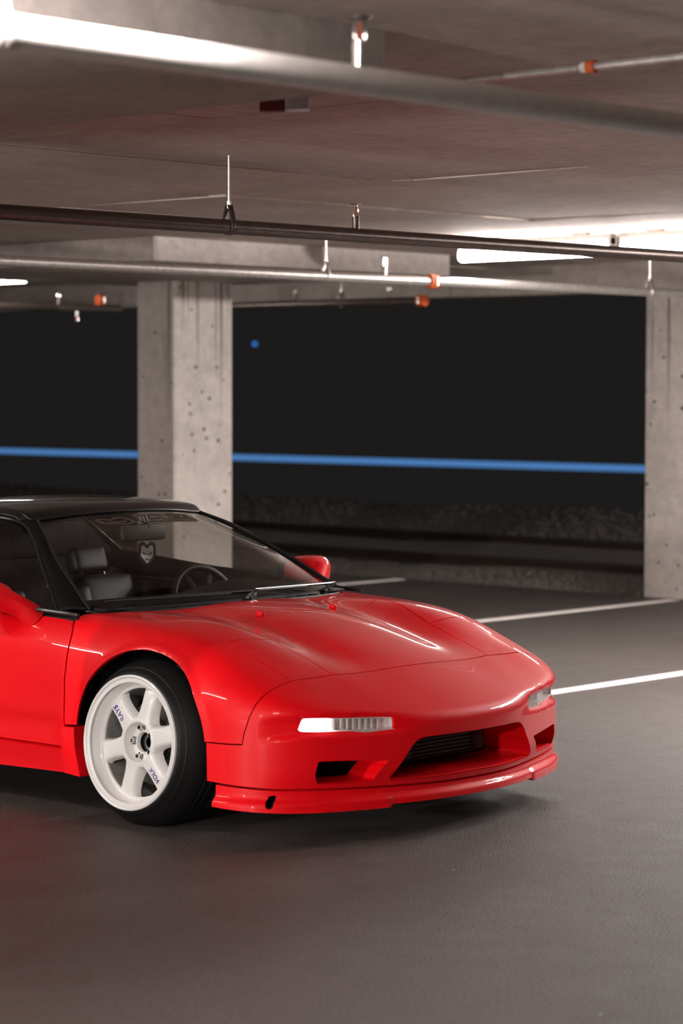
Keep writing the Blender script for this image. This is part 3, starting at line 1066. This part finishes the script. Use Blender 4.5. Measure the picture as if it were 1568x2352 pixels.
pocket('lip_slot', slot, .05, (-.8, .6, 0), M['dark_void'], lipo, 1., True, ('slot_back', M['dark_void']), off=off_lip)
# turn and position lamps behind clear covers
lamp_backs = pocket('lamp_housing', lamp, .055, (-.75, .62, 0), M['reflector'], bumper, .96, True, ('lamp_reflector', M['reflector']))
lens = panel('lamp_lens', [lamp], (.6, -.6, .3), M['lens'], bumper, off=-.006, gap=.001, sp=.012, flange=.004)
def lamp_inside(s):
    # chord of the lamp from inner to outer end, a little behind the lens
    A = np.array((.800, -.40, .400)); B = np.array((.678, -.69, .412))
    u = (B - A) / np.linalg.norm(B - A); nrm = np.array([u[1], -u[0], 0]) * -1; nrm /= np.linalg.norm(nrm)
    if nrm[0] < 0: nrm = -nrm
    L = np.linalg.norm(B - A)
    ang = math.atan2(u[1], u[0])
    def P(t, dn, dz=0.): 
        q = A + u * L * t + nrm * dn; return (q[0], q[1] * s, q[2] + dz)
    e = Euler((0, 0, ang * s))
    for k in range(22):
        t = .04 + k * .025
        MB().box(P(t, -.010), (.0035, .004, .036), e).build('lens_rib', M['lens' if k % 3 else 'reflector'], bumper, False)
    for t0, w in ((.10, .05), (.22, .06), (.36, .06), (.50, .05)):
        MB().box(P(t0, -.026), (L * w, .006, .034), e, .002).build('reflector_facet', M['reflector'], bumper)
    MB().box(P(.595, -.018), (.012, .03, .040), e, .002).build('divider', M['reflector'], bumper)
    MB().box(P(.775, -.020), (.092, .022, .040), e, .006).build('position_lamp', M['drl' if s > 0 else 'reflector'], bumper)
lamp_inside(1); lamp_inside(-1)
# doors, skirts, rear body
panel('door', [
    [(-.366, -.857, .246), (-.362, -.85, .50), (-.376, -.83, .66), (-.414, -.775, .725)],
    [(-.414, -.775, .725), (-.52, -.772, .73), (-1.0, -.79, .745), (-1.80, -.80, .77)],
    [(-1.80, -.80, .77), (-1.80, -.89, .6), (-1.80, -.885, .246)],
    [(-1.80, -.885, .246), (-1.0, -.87, .246), (-.366, -.857, .246)]], (0, -.9, .35), M['red'], car, sp=.03)
panel('door_liner', [
    [(-.40, -.857, .30), (-.40, -.85, .50), (-.41, -.83, .66), (-.44, -.775, .725)],
    [(-.44, -.775, .725), (-1.0, -.79, .745), (-1.80, -.80, .77)],
    [(-1.80, -.80, .77), (-1.80, -.89, .6), (-1.80, -.885, .30)],
    [(-1.80, -.885, .30), (-1.0, -.87, .30), (-.40, -.857, .30)]], (0, -.9, .35), M['interior'], car, sp=.06, off=-.022)
panel('side_skirt', [
    [(-.37, -.857, .243), (-1.0, -.87, .243), (-2.18, -.89, .243)],
    [(-2.18, -.89, .243), (-2.18, -.89, .140)],
    [(-2.18, -.89, .140), (-1.0, -.87, .138), (-.37, -.857, .148)],
    [(-.37, -.857, .148), (-.37, -.857, .243)]], (0, -1, .1), M['red'], car, sp=.03, off=.012, flange=.06)
panel('skirt_end', [
    [(-.362, -.857, .326), (ARX - ARR + .002, -.853, .330)],
    [(ARX - ARR + .002, -.853, .330), (-.283, -.853, .24), (-.262, -.853, .150)],
    [(-.262, -.853, .150), (-.372, -.857, .150)],
    [(-.372, -.857, .150), (-.362, -.857, .326)]], (0, -1, .1), M['red'], car, sp=.02, off=.018, flange=.07, gap=0)
RAX = -2.53
panel('rear_body', [
    [(-1.805, -.885, .246), (-1.805, -.89, .6), (-1.805, -.80, .77)],
    [(-1.805, -.80, .77), (-1.85, -.4, .79), (-1.85, 0, .79)],
    [(-1.85, 0, .79), (-2.4, 0, .84), (-2.9, 0, .86), (-3.35, 0, .80), (-3.43, 0, .7)],
    [(-3.43, 0, .7), (-3.44, 0, .2)],
    [(-3.44, 0, .2), (-3.40, -.5, .2), (-3.27, -.79, .2), (-3.0, -.88, .2), (-2.86, -.89, .2)],
    arc(RAX, .30, .345, 197, -9, 30, -.90),
    [(RAX + .3408, -.90, .246), (-1.805, -.885, .246)],
], (-.5, -.6, .5), M['red'], car, seam=True, sp=.04)
# dark belly, wheel wells
MB().box((-1.25, 0, .20), (1.75, 1.50, .09), bev=.02).build('underbody', M['dark_void'], car)
MB().box((.06, 0, .30), (1.05, .98, .34), bev=.03).build('underbody', M['dark_void'], car)
MB().box((-2.62, 0, .32), (1.35, 1.0, .36), bev=.03).build('underbody', M['dark_void'], car)
MB().box((.56, 0, .17), (.40, .95, .04), bev=.01).build('undertray', M['dark_void'], car)
def well(cx, r, y0, y1):
    for s in (1, -1):
        v = []; f = []
        n = 22
        for t in np.radians(np.linspace(-25, 205, n)):
            for y in (y0, y1):
                v.append((cx + r * math.cos(t), s * y, .30 + r * math.sin(t)))
        for i in range(n - 1): f.append((2 * i, 2 * i + 1, 2 * i + 3, 2 * i + 2))
        k = len(v)
        v.append((cx, s * y1, .30))
        for i in range(n - 1): f.append((2 * i + 1, 2 * i + 3, k))
        mk('wheel_well', v, f, M['dark_void'], car)
well(ARX, .352, -.785, -.52); well(RAX, .36, -.82, -.55)

# ------------------------------------------------------------------ wheels
def build_wheel(root):
    rim = MB().lathe([(.2165, .003), (.236, -.001), (.243, .0), (.2435, .005), (.240, .008)], n=72)
    rim.lathe([(.243, -.0005), (.2425, -.004), (.238, -.006), (.233, -.004), (.229, .002), (.226, .012), (.219, .030), (.211, .046), (.207, .0500), (.2045, .0515), (.198, .0525), (.1955, .055), (.1955, .062)], n=72)
    rim.build('rim', M['white_wheel'], root)
    r = root
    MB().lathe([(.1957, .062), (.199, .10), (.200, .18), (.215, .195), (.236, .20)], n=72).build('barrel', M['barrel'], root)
    # hub dish
    hub = MB().lathe([(.094, .085), (.094, .050), (.090, .041), (.084, .037), (.075, .037), (.0715, .040), (.0665, .070), (.063, .075), (.0445, .075), (.0425, .071), (.0400, .069), (.0375, .070), (.0355, .074), (.0345, .084), (.0345, .13)], n=60)
    hub.build('hub', M['white_wheel'], r)
    MB().lathe([(.0343, .129), (.0343, .086), (.0335, .086), (.0335, .128), (.001, .128)], n=24).build('hub_bore', M['dark_void'], r)
    for k in range(5):
        a = math.radians(90 + 17 + 72 * k)
        cx, cz = .0540 * math.cos(a), .0540 * math.sin(a)
        o = MB().lathe([(.0145, .0749), (.0145, .0731), (.0105, .0737), (.0105, .088)], n=20, c=(cx, 0, cz)).build('nut_seat', M['black_plastic'], r)
        MB().lathe([(.0092, .080), (.0092, .060), (.0077, .056), (.0001, .056)], n=6, c=(cx, 0, cz)).build('lug_nut', M['chrome'], r, False)
    spokes = []
    for k in range(6):
        a = math.radians(90 - 15 - 60 * k)                 # seen from outside, turning clockwise from the top
        ca, sa = math.cos(a), math.sin(a)
        st = [(.076, .0400, .0375, .088), (.090, .0345, .0375, .080), (.115, .0305, .0380, .076), (.140, .0300, .0390, .074), (.165, .0310, .0400, .074), (.180, .0335, .0430, .076), (.190, .0370, .0465, .080), (.197, .0420, .0505, .084), (.205, .050, .056, .086)]
        v = []; f = []
        for (rr, hw, yf, yb) in st:
            prof = [(-hw - .010, yb), (-hw - .003, yf + .010), (-hw + .003, yf + .0025), (-hw + .009, yf), (hw - .009, yf), (hw - .003, yf + .0025), (hw + .003, yf + .010), (hw + .010, yb)]
            for (w_, y_) in prof:
                # local axes: radial (ca, sa) in xz, tangent
                v.append((rr * ca - w_ * sa, y_, rr * sa + w_ * ca))
        n = 8
        for i in range(len(st) - 1):
            for j in range(n - 1):
                f.append((i * n + j, i * n + j + 1, (i + 1) * n + j + 1, (i + 1) * n + j))
            f.append((i * n + 7, i * n, (i + 1) * n, (i + 1) * n + 7))
        so = mk('spoke', v, f, M['white_wheel'], r, True, 50)
        spokes.append((so, a))
    # rubber
    ty = MB().lathe([(.2405, .004), (.2465, .0025), (.2515, .005), (.257, .011), (.266, .022), (.276, .035), (.286, .050), (.294, .064), (.300, .078), (.3035, .090), (.305, .100),
                     (.300, .102), (.300, .109), (.305, .111), (.3052, .132), (.300, .134), (.300, .141), (.305, .143), (.305, .16), (.3035, .175), (.296, .190), (.28, .205), (.25, .212), (.236, .205)], n=84)
    tyre = ty.build('tyre', M['rubber'], root)
    # sidewall ring
    MB().lathe([(.268, .0245), (.2705, .0255), (.2705, .0285)], n=72).build('sidewall_ring', M['rubber'], root)
    # brake
    b = MB().lathe([(.155, .125), (.155, .150), (.085, .150), (.085, .118), (.06, .118), (.06, .10), (.02, .10)], n=48)
    b.lathe([(.155, .125), (.088, .125)], n=48)
    disc = b.build('brake_disc', M['disc'], root)
    for k in range(16):
        a = 2 * PI * k / 16
        MB().lathe([(.005, .1245), (.0001, .1243)], n=8, c=(.122 * math.cos(a), 0, .122 * math.sin(a))).build('drill_hole', M['dark_void'], root)
    for ang, sz, mm in ((28, (.055, .045, .105), 'steel'), (8, (.05, .05, .05), 'black_plastic'), (-22, (.045, .045, .06), 'steel')):
        a = math.radians(ang)
        MB().box((.152 * math.cos(a), .115, .152 * math.sin(a)), sz, Euler((0, -a, 0)), .012).build('caliper', M[mm], root)
    MB().lathe([(.18, .20), (.02, .20)], n=32).build('dust_shield', M['black_plastic'], root)
    return spokes

def text_mesh(name, s, size, m, parent, mat4, depth=.0006, shear=0.):
    cu = bpy.data.curves.new(name, 'FONT'); cu.body = s; cu.size = size; cu.extrude = depth; cu.align_x = 'CENTER'; cu.align_y = 'CENTER'; cu.shear = shear; cu.offset = size * .012
    cu.resolution_u = 3
    tmp = bpy.data.objects.new('tmp', cu); col.objects.link(tmp)
    bpy.context.view_layer.update()
    me = bpy.data.meshes.new_from_object(tmp.evaluated_get(bpy.context.evaluated_depsgraph_get()))
    bpy.data.objects.remove(tmp)
    me.transform(mat4)
    me.materials.clear(); me.materials.append(m)
    o = bpy.data.objects.new(name, me); col.objects.link(o); o.parent = parent
    return o

wheel = bpy.data.objects.new('wheel', None); col.objects.link(wheel); wheel.parent = car
# third level is the deepest: wheel parts hang on the wheel, so the wheel itself is the part
spokes = build_wheel(wheel)
def on_spoke(idx, s, size, r, outward, y, shift=0., shear=0.):
    so, a = spokes[idx]
    rad = Vector((math.cos(a), 0, math.sin(a))); out = Vector((0, -1, 0))
    xd = rad if outward else -rad
    yd = out.cross(xd)
    c = rad * r + Vector((0, y, 0)) + yd * shift
    m4 = Matrix(((xd.x, yd.x, out.x, c.x), (xd.y, yd.y, out.y, c.y), (xd.z, yd.z, out.z, c.z), (0, 0, 0, 1)))
    return text_mesh('lettering', s, size, M['decal'], wheel, m4, shear=shear)
on_spoke(5, 'RAYS', .030, .140, True, .0385, .006, .25)
on_spoke(2, 'VOLK', .026, .148, False, .0385, .006, .25)
wheel.location = (0, -.862, .302)
wheel.rotation_euler = (math.radians(-4.8), 0, 0)
def add_wheel(x, y, s):
    w = copy_tree(wheel, car)
    w.location = (x, y, .302)
    w.rotation_euler = (math.radians(-4.8), 0, 0) if s < 0 else (math.radians(-4.8), 0, PI)
    return w
add_wheel(0, .862, 1); add_wheel(RAX, -.90, -1); add_wheel(RAX, .90, 1)

# ------------------------------------------------------------------ cabin
def sym(row):
    """row given from the outer edge (a>0) to the centre -> full row from near (-) to far (+) side"""
    left = [(x, -a, z) for x, a, z in row]
    right = [(x, a, z) for x, a, z in row[::-1] if a > 1e-6]
    return left + right
ws_bot = [(-.425, .68, .738), (-.345, .40, .745), (-.312, 0, .750)]
ws_mid = [(-.715, .585, .907), (-.635, .33, .925), (-.605, 0, .931)]
ws_top = [(-1.00, .44, 1.043), (-.965, .24, 1.060), (-.95, 0, 1.066)]
def shell(name, grid, m, parent, nu=8, nv=8, thick=.006, smooth=True):
    v, f = patch_mesh(patch(grid, nu, nv))
    o = mk(name, v, f, m, parent, smooth)
    if thick:
        md = o.modifiers.new('thick', 'SOLIDIFY'); md.thickness = thick; md.offset = 0
    return o
shell('windscreen', [sym(ws_bot), sym(ws_mid), sym(ws_top)], M['glass'], car, 8, 8, 0)
pil = [[(-.425, .68, .738), (-.47, .725, .742), (-.505, .757, .728)],
       [(-.56, .637, .825), (-.59, .677, .82), (-.61, .705, .805)],
       [(-.715, .585, .907), (-.74, .615, .906), (-.75, .632, .893)],
       [(-.87, .508, .988), (-.885, .537, .992), (-.895, .552, .983)],
       [(-1.00, .44, 1.043), (-1.03, .468, 1.047), (-1.06, .490, 1.040)]]
for s in (1, -1):
    shell('windscreen_pillar', [[(x, y * s, z) for x, y, z in r] for r in pil], M['pillar'], car, 6, 4, .01)
roof = [sym([(-1.06, .490, 1.040), (-1.03, .468, 1.047), (-1.00, .44, 1.043), (-.965, .24, 1.060), (-.95, 0, 1.066)]),
        sym([(-1.10, .497, 1.058), (-1.09, .475, 1.068), (-1.07, .44, 1.076), (-1.05, .24, 1.092), (-1.04, 0, 1.097)]),
        sym([(-1.30, .512, 1.070), (-1.30, .49, 1.080), (-1.30, .44, 1.089), (-1.30, .24, 1.105), (-1.30, 0, 1.110)]),
        sym([(-1.60, .515, 1.060), (-1.60, .49, 1.070), (-1.60, .44, 1.080), (-1.60, .24, 1.097), (-1.60, 0, 1.102)]),
        sym([(-1.85, .51, 1.008), (-1.85, .49, 1.018), (-1.85, .44, 1.028), (-1.85, .24, 1.045), (-1.85, 0, 1.050)])]
shell('roof', roof, M['black_paint'], car, 6, 6, .012)
shell('rear_window', [sym([(-1.85, .51, 1.008), (-1.85, .24, 1.045), (-1.85, 0, 1.05)]), sym([(-2.3, .55, .935), (-2.3, .3, .955), (-2.3, 0, .96)]), sym([(-2.75, .58, .862), (-2.75, .3, .866), (-2.75, 0, .868)])], M['tinted'], car, 6, 4, 0)
for s in (1, -1):
    shell('rear_pillar', [[(-1.80, .80 * s, .775), (-2.3, .78 * s, .82), (-2.85, .70 * s, .855)], [(-1.82, .62 * s, .92), (-2.3, .64 * s, .89), (-2.8, .62 * s, .865)], [(-1.85, .51 * s, 1.008), (-2.3, .55 * s, .935), (-2.75, .58 * s, .862)]], M['black_paint'], car, 6, 6, .01)
    sg = [[(-.505, .757, .730), (-.8, .775, .738), (-1.2, .79, .75), (-1.80, .80, .775)],
          [(-.74, .640, .885), (-.95, .665, .895), (-1.3, .665, .91), (-1.82, .665, .90)],
          [(-1.06, .490, 1.036), (-1.18, .503, 1.047), (-1.4, .513, 1.05), (-1.85, .511, 1.005)]]
    shell('side_window', [[(x, y * s, z) for x, y, z in r] for r in sg], M['glass'], car, 6, 6, 0)
    MB().tube(catmull([(-.505, .762 * s, .730), (-.61, .708 * s, .806), (-.75, .637 * s, .895), (-.895, .556 * s, .985), (-1.06, .494 * s, 1.040), (-1.3, .516 * s, 1.056), (-1.6, .519 * s, 1.046), (-1.85, .514 * s, 1.005)], 6), .007, 8).build('window_trim', M['trim'], car)
    MB().tube(catmull([(-.37, .778 * s, .728), (-.50, .776 * s, .733), (-1.0, .793 * s, .748), (-1.80, .803 * s, .774)], 6), .009, 8).build('belt_seal', M['trim'], car)
    MB().tube(catmull([(-.412, .685 * s, .741), (-.565, .640 * s, .829), (-.715, .590 * s, .911), (-.87, .513 * s, .992), (-1.0, .445 * s, 1.047)], 6), .006, 8).build('windscreen_trim', M['trim'], car)
    MB().tube([(-.70, .645 * s, .74), (-.70, .632 * s, .865)], .012, 8).build('quarter_post', M['trim'], car)
MB().tube(catmull(sym([(-1.00, .44, 1.046), (-.965, .24, 1.063), (-.95, 0, 1.069)]), 6), .006, 8).build('header_trim', M['trim'], car)
# black cowl below the glass, wipers
shell('cowl_cover', [sym([(-.350, .615, .728), (-.290, .4, .731), (-.264, 0, .735)]), sym([(-.39, .66, .724), (-.315, .4, .726), (-.288, 0, .73)]), sym([(-.420, .70, .734), (-.340, .40, .741), (-.307, 0, .746)])], M['black_plastic'], car, 4, 6, .01)
for k in range(12):
    yy = -.42 + k * .077
    xx = -.288 - .16 * yy * yy
    MB().box((xx, yy, .735), (.02, .045, .004), Euler((0, .1, 0)), .001).build('cowl_slot', M['dark_void'], car)
def wiper(y0, y1, x0, x1):
    o = MB().tube([(x0, y0, .752), (x0 - .03, y0 + .08, .770), (x1, y1, .775)], [.010, .007, .005], 8).build('wiper', M['trim'], car)
    d = Vector((x1 - x0, y1 - y0, 0)).normalized()
    MB().tube([Vector((x1, y1, .768)) - d * .30, Vector((x1, y1, .768)) + d * .28], .005, 6).build('wiper_blade', M['black_plastic'], o)
    MB().lathe([(.001, .012), (.018, .010), (.020, 0)], 'z', 14, (x0, y0, .745)).build('wiper_pivot', M['trim'], o)
wiper(.54, .12, -.345, -.345)
wiper(.04, -.34, -.300, -.36)
# washer nozzles
for s in (1, -1):
    o = MB().box((.005, .20 * s, .722), (.030, .020, .020), Euler((0, .25, 0)), .007).build('washer_nozzle', M['red'], car)
# door mirrors
def door_mirror(s):
    rows = []
    C = Vector((-.765, .895 * s, .780))
    for i, t in enumerate(np.concatenate([[0.004, .012, .03, .06, .1, .15, .21, .28, .36, .45, .55], np.linspace(.66, 1, 5)])):
        x = C.x + .085 - .155 * t
        r = math.sqrt(max(0, 1 - (1 - min(t / .62, 1)) ** 2)) if t < .62 else 1 - .04 * (t - .62)
        ring = []
        for k in range(28):
            a = 2 * PI * k / 28
            ca, sa = math.cos(a), math.sin(a)
            e = .72
            yy = .106 * r * math.copysign(abs(ca) ** e, ca); zz = .066 * r * math.copysign(abs(sa) ** e, sa)
            ring.append((x - .035 * ca * r * (1 - t), C.y + yy * s, C.z + zz + .012 * ca * r))
        rows.append(ring)
    v, f = patch_mesh(rows, closed_v=True)
    f += [tuple(range(27, -1, -1))]
    o = mk('door_mirror', v, f, M['red'], car, True, 60)
    g = [(q[0] - .002, C.y + (q[1] - C.y) * .93, C.z + (q[2] - C.z) * .93) for q in rows[-1]]
    mk('mirror_glass', g, [tuple(range(28))], M['chrome'], o, False)
    stalk = [(-.635, .765, .695), (-.655, .80, .735), (-.69, .84, .762), (-.72, .88, .785)]
    pts = catmull([(x, y * s, z) for x, y, z in stalk], 5)
    rr = np.interp(np.linspace(0, 1, len(pts)), [0, .4, 1], [.052, .040, .048])
    MB().tube(pts, list(rr), 16).build('mirror_foot', M['red'], o)
door_mirror(1); door_mirror(-1)
# interior
shell('dashboard', [[(-.36, y, .738) for y in (-.66, -.3, 0, .3, .66)], [(-.52, y, .745 + (.03 if y > .2 and y < .5 else 0)) for y in (-.68, -.3, 0, .3, .68)], [(-.70, y, .735 + (.035 if y > .2 and y < .5 else 0)) for y in (-.69, -.3, 0, .3, .69)], [(-.74, y, .66) for y in (-.69, -.3, 0, .3, .69)], [(-.66, y, .40) for y in (-.69, -.3, 0, .3, .69)]], M['interior'], car, 5, 5, .01)
MB().box((-1.15, 0, .30), (1.3, 1.40, .06), bev=.02).build('cabin_floor', M['dark_void'], car)
MB().add([(-1.83, -.78, .3), (-1.83, .78, .3), (-1.83, .785, .76), (-1.83, .50, .995), (-1.83, -.50, .995), (-1.83, -.785, .76)] + [(-1.87, -.78, .3), (-1.87, .78, .3), (-1.87, .785, .76), (-1.87, .50, .985), (-1.87, -.50, .985), (-1.87, -.785, .76)],
         [tuple(range(6)), tuple(range(11, 5, -1))] + [(i, (i + 1) % 6, 6 + (i + 1) % 6, 6 + i) for i in range(6)]).build('rear_bulkhead', M['interior'], car, False)
MB().box((-1.84, 0, .90), (.05, 1.05, .16), bev=.02).build('rear_shelf', M['interior'], car)
MB().box((-1.15, 0, .42), (1.1, .26, .20), bev=.04).build('centre_console', M['interior'], car)
for s in (1, -1):
    MB().box((-1.10, .735 * s, .50), (1.40, .05, .44), bev=.02).build('door_card', M['interior'], car)
    MB().tube(catmull([(-.60, .690 * s, .70), (-.9, .715 * s, .737), (-1.2, .72 * s, .748), (-1.55, .715 * s, .775), (-1.80, .68 * s, .80)], 6), .045, 12).build('window_sill', M['interior'], car)
def seat(y, x=-1.57):
    sx = bpy.data.objects.new('seat', None); col.objects.link(sx); sx.parent = car
    def cushion(nm, c, d, rot, b):
        o = MB().box(c, d, rot, b).build(nm, M['leather'], sx, True, 80)
        md = o.modifiers.new('round', 'SUBSURF'); md.levels = 1; md.render_levels = 2
    tilt = Euler((0, -.33, 0))
    cushion('headrest', (x - .07, y, .81), (.09, .195, .12), tilt, .03)
    cushion('backrest', (x + .085, y, .545), (.13, .32, .44), tilt, .05)
    for s in (1, -1):
        cushion('side_bolster', (x + .12, y + .19 * s, .52), (.17, .10, .40), tilt, .04)
    cushion('squab', (x + .38, y, .40), (.50, .44, .14), Euler((0, -.12, 0)), .05)
    for s in (1, -1):
        MB().tube([(x - .0, y + .06 * s, .73), (x - .06, y + .06 * s, .79)], .006, 8).build('headrest_post', M['chrome'], sx)
seat(.37); seat(-.37)
sw = bpy.data.objects.new('steering_wheel', None); col.objects.link(sw); sw.parent = car
sw.location = (-.875, .37, .652); sw.rotation_euler = (0, math.radians(68), 0)
MB().tube([(.178 * math.cos(a), .178 * math.sin(a), 0) for a in np.linspace(0, 2 * PI, 48, endpoint=False)], .0155, 10, closed=True).build('wheel_ring', M['leather'], sw)
MB().box((0, 0, -.01), (.13, .12, .05), bev=.022).build('horn_pad', M['interior'], sw)
for a in (PI / 2, -PI / 2, PI * .86, -PI * .86) [:4]:
    MB().box((.105 * math.cos(a), .105 * math.sin(a), -.006), (.13, .03, .016), Euler((0, 0, a)), .006).build('wheel_spoke', M['interior'], sw)
MB().tube([(0, 0, -.02), (0, 0, -.28)], .035, 12).build('steering_column', M['interior'], sw)
rm = MB().box((-.845, -.025, .985), (.035, .235, .068), Euler((0, -.12, 0)), .014).build('rear_view_mirror', M['black_plastic'], car)
MB().tube([(-.835, 0, 1.0), (-.86, 0, 1.05)], .009, 8).build('mirror_stem', M['black_plastic'], rm)
MB().box((-.864, -.025, .985), (.002, .215, .054), Euler((0, -.12, 0))).build('mirror_face', M['chrome'], rm, False)
# outlined windscreen banner stickers
def on_glass(u, vv):
    rows = patch([sym(ws_bot), sym(ws_mid), sym(ws_top)], 8, 8)
    R = len(rows) - 1; Cn = len(rows[0]) - 1
    i = min(int(u * R), R - 1); j = min(int(vv * Cn), Cn - 1)
    a = u * R - i; b = vv * Cn - j
    p = (1 - a) * ((1 - b) * rows[i][j] + b * rows[i][j + 1]) + a * ((1 - b) * rows[i + 1][j] + b * rows[i + 1][j + 1])
    n = np.cross(rows[i][j + 1] - rows[i][j], rows[i + 1][j] - rows[i][j]); n /= np.linalg.norm(n)
    if n[2] < 0: n = -n
    return p - n * .004
def sticker(nm, lines, w=.0045, parent=None):
    m = MB()
    for ln in lines:
        for (a, b) in zip(ln[:-1], ln[1:]):
            pts = [on_glass(a[0] + (b[0] - a[0]) * t, a[1] + (b[1] - a[1]) * t) for t in np.linspace(0, 1, 5)]
            m.tube(pts, w, 4)
    return m.build(nm, M['sticker'], car, False)
u0, u1 = .865, .955
banner = [[(u0, .49), (u1, .49), (u1, .815), (u0, .815), (u0, .49)]]
for q in (.56, .625, .69, .745):
    banner.append([(u0, q), (u1, q)])
banner += [[((u0 + u1) / 2, .515), ((u0 + u1) / 2, .545)], [((u0 + u1) / 2, .575), ((u0 + u1) / 2, .615)], [(u0, .715), (.93, .715)], [(u0, .775), (.93, .775)], [(.895, .635), (.895, .68)]]
sticker('banner_sticker', banner)
sticker('badge_sticker', [[(.845, .40), (.875, .315), (.905, .30), (.93, .29), (.925, .33), (.905, .355), (.93, .375), (.935, .42), (.90, .445), (.865, .45), (.845, .40)], [(.88, .33), (.88, .42)]], .004)

# scented card hanging from the mirror
af = thing('air_freshener', 'small shield-shaped black and white card hanging from the inside mirror of the red car', 'air freshener', (-.818, -.022, .946))
def card(nm, poly, m, parent, off, th=.002):
    # polygon in card plane (h, v); the card faces the front of the car, turned toward the near corner
    poly = [(h * 1.3, q * 1.12) for h, q in poly]
    v = []
    A = Vector((math.cos(-.75), math.sin(-.75), 0)); T = Vector((-A.y, A.x, 0))
    for dd in (off, off + th):
        v += [tuple(T * h + Vector((0, 0, q)) + A * dd) for h, q in poly]
    n = len(poly)
    f = [tuple(range(n)), tuple(range(2 * n - 1, n - 1, -1))] + [(i, (i + 1) % n, n + (i + 1) % n, n + i) for i in range(n)]
    return mk(nm, v, f, m, parent, False)
sh = [(-.027, -.015), (-.024, -.003), (-.014, .004), (0, -.010), (.014, .004), (.024, -.003), (.027, -.015), (.027, -.055), (.012, -.075), (0, -.085), (-.012, -.075), (-.027, -.055)]
bk = card('backing_card', sh, M['freshener_black'], af, 0.)
card('white_print', [(-.019, -.016), (-.011, -.010), (0, -.024), (.011, -.010), (.019, -.016), (.019, -.050), (.008, -.066), (0, -.076), (-.008, -.066), (-.019, -.050)], M['freshener_white'], af, .0021)
for s in (1, -1):
    card('eye_slit', [(.003 * s, -.042), (.015 * s, -.035), (.015 * s, -.0395), (.005 * s, -.0455)], M['freshener_black'], af, .0042)
for k in (-1, 0, 1):
    card('mouth_bar', [(k * .005 - .001, -.058), (k * .005 + .001, -.058), (k * .005 + .001, -.066), (k * .005 - .001, -.066)], M['freshener_black'], af, .0042)
MB().tube([(0, 0, -.008), (-.003, 0, -.004), (-.006, -.002, -.0015)], .0015, 6).build('cord', M['freshener_white'], af)
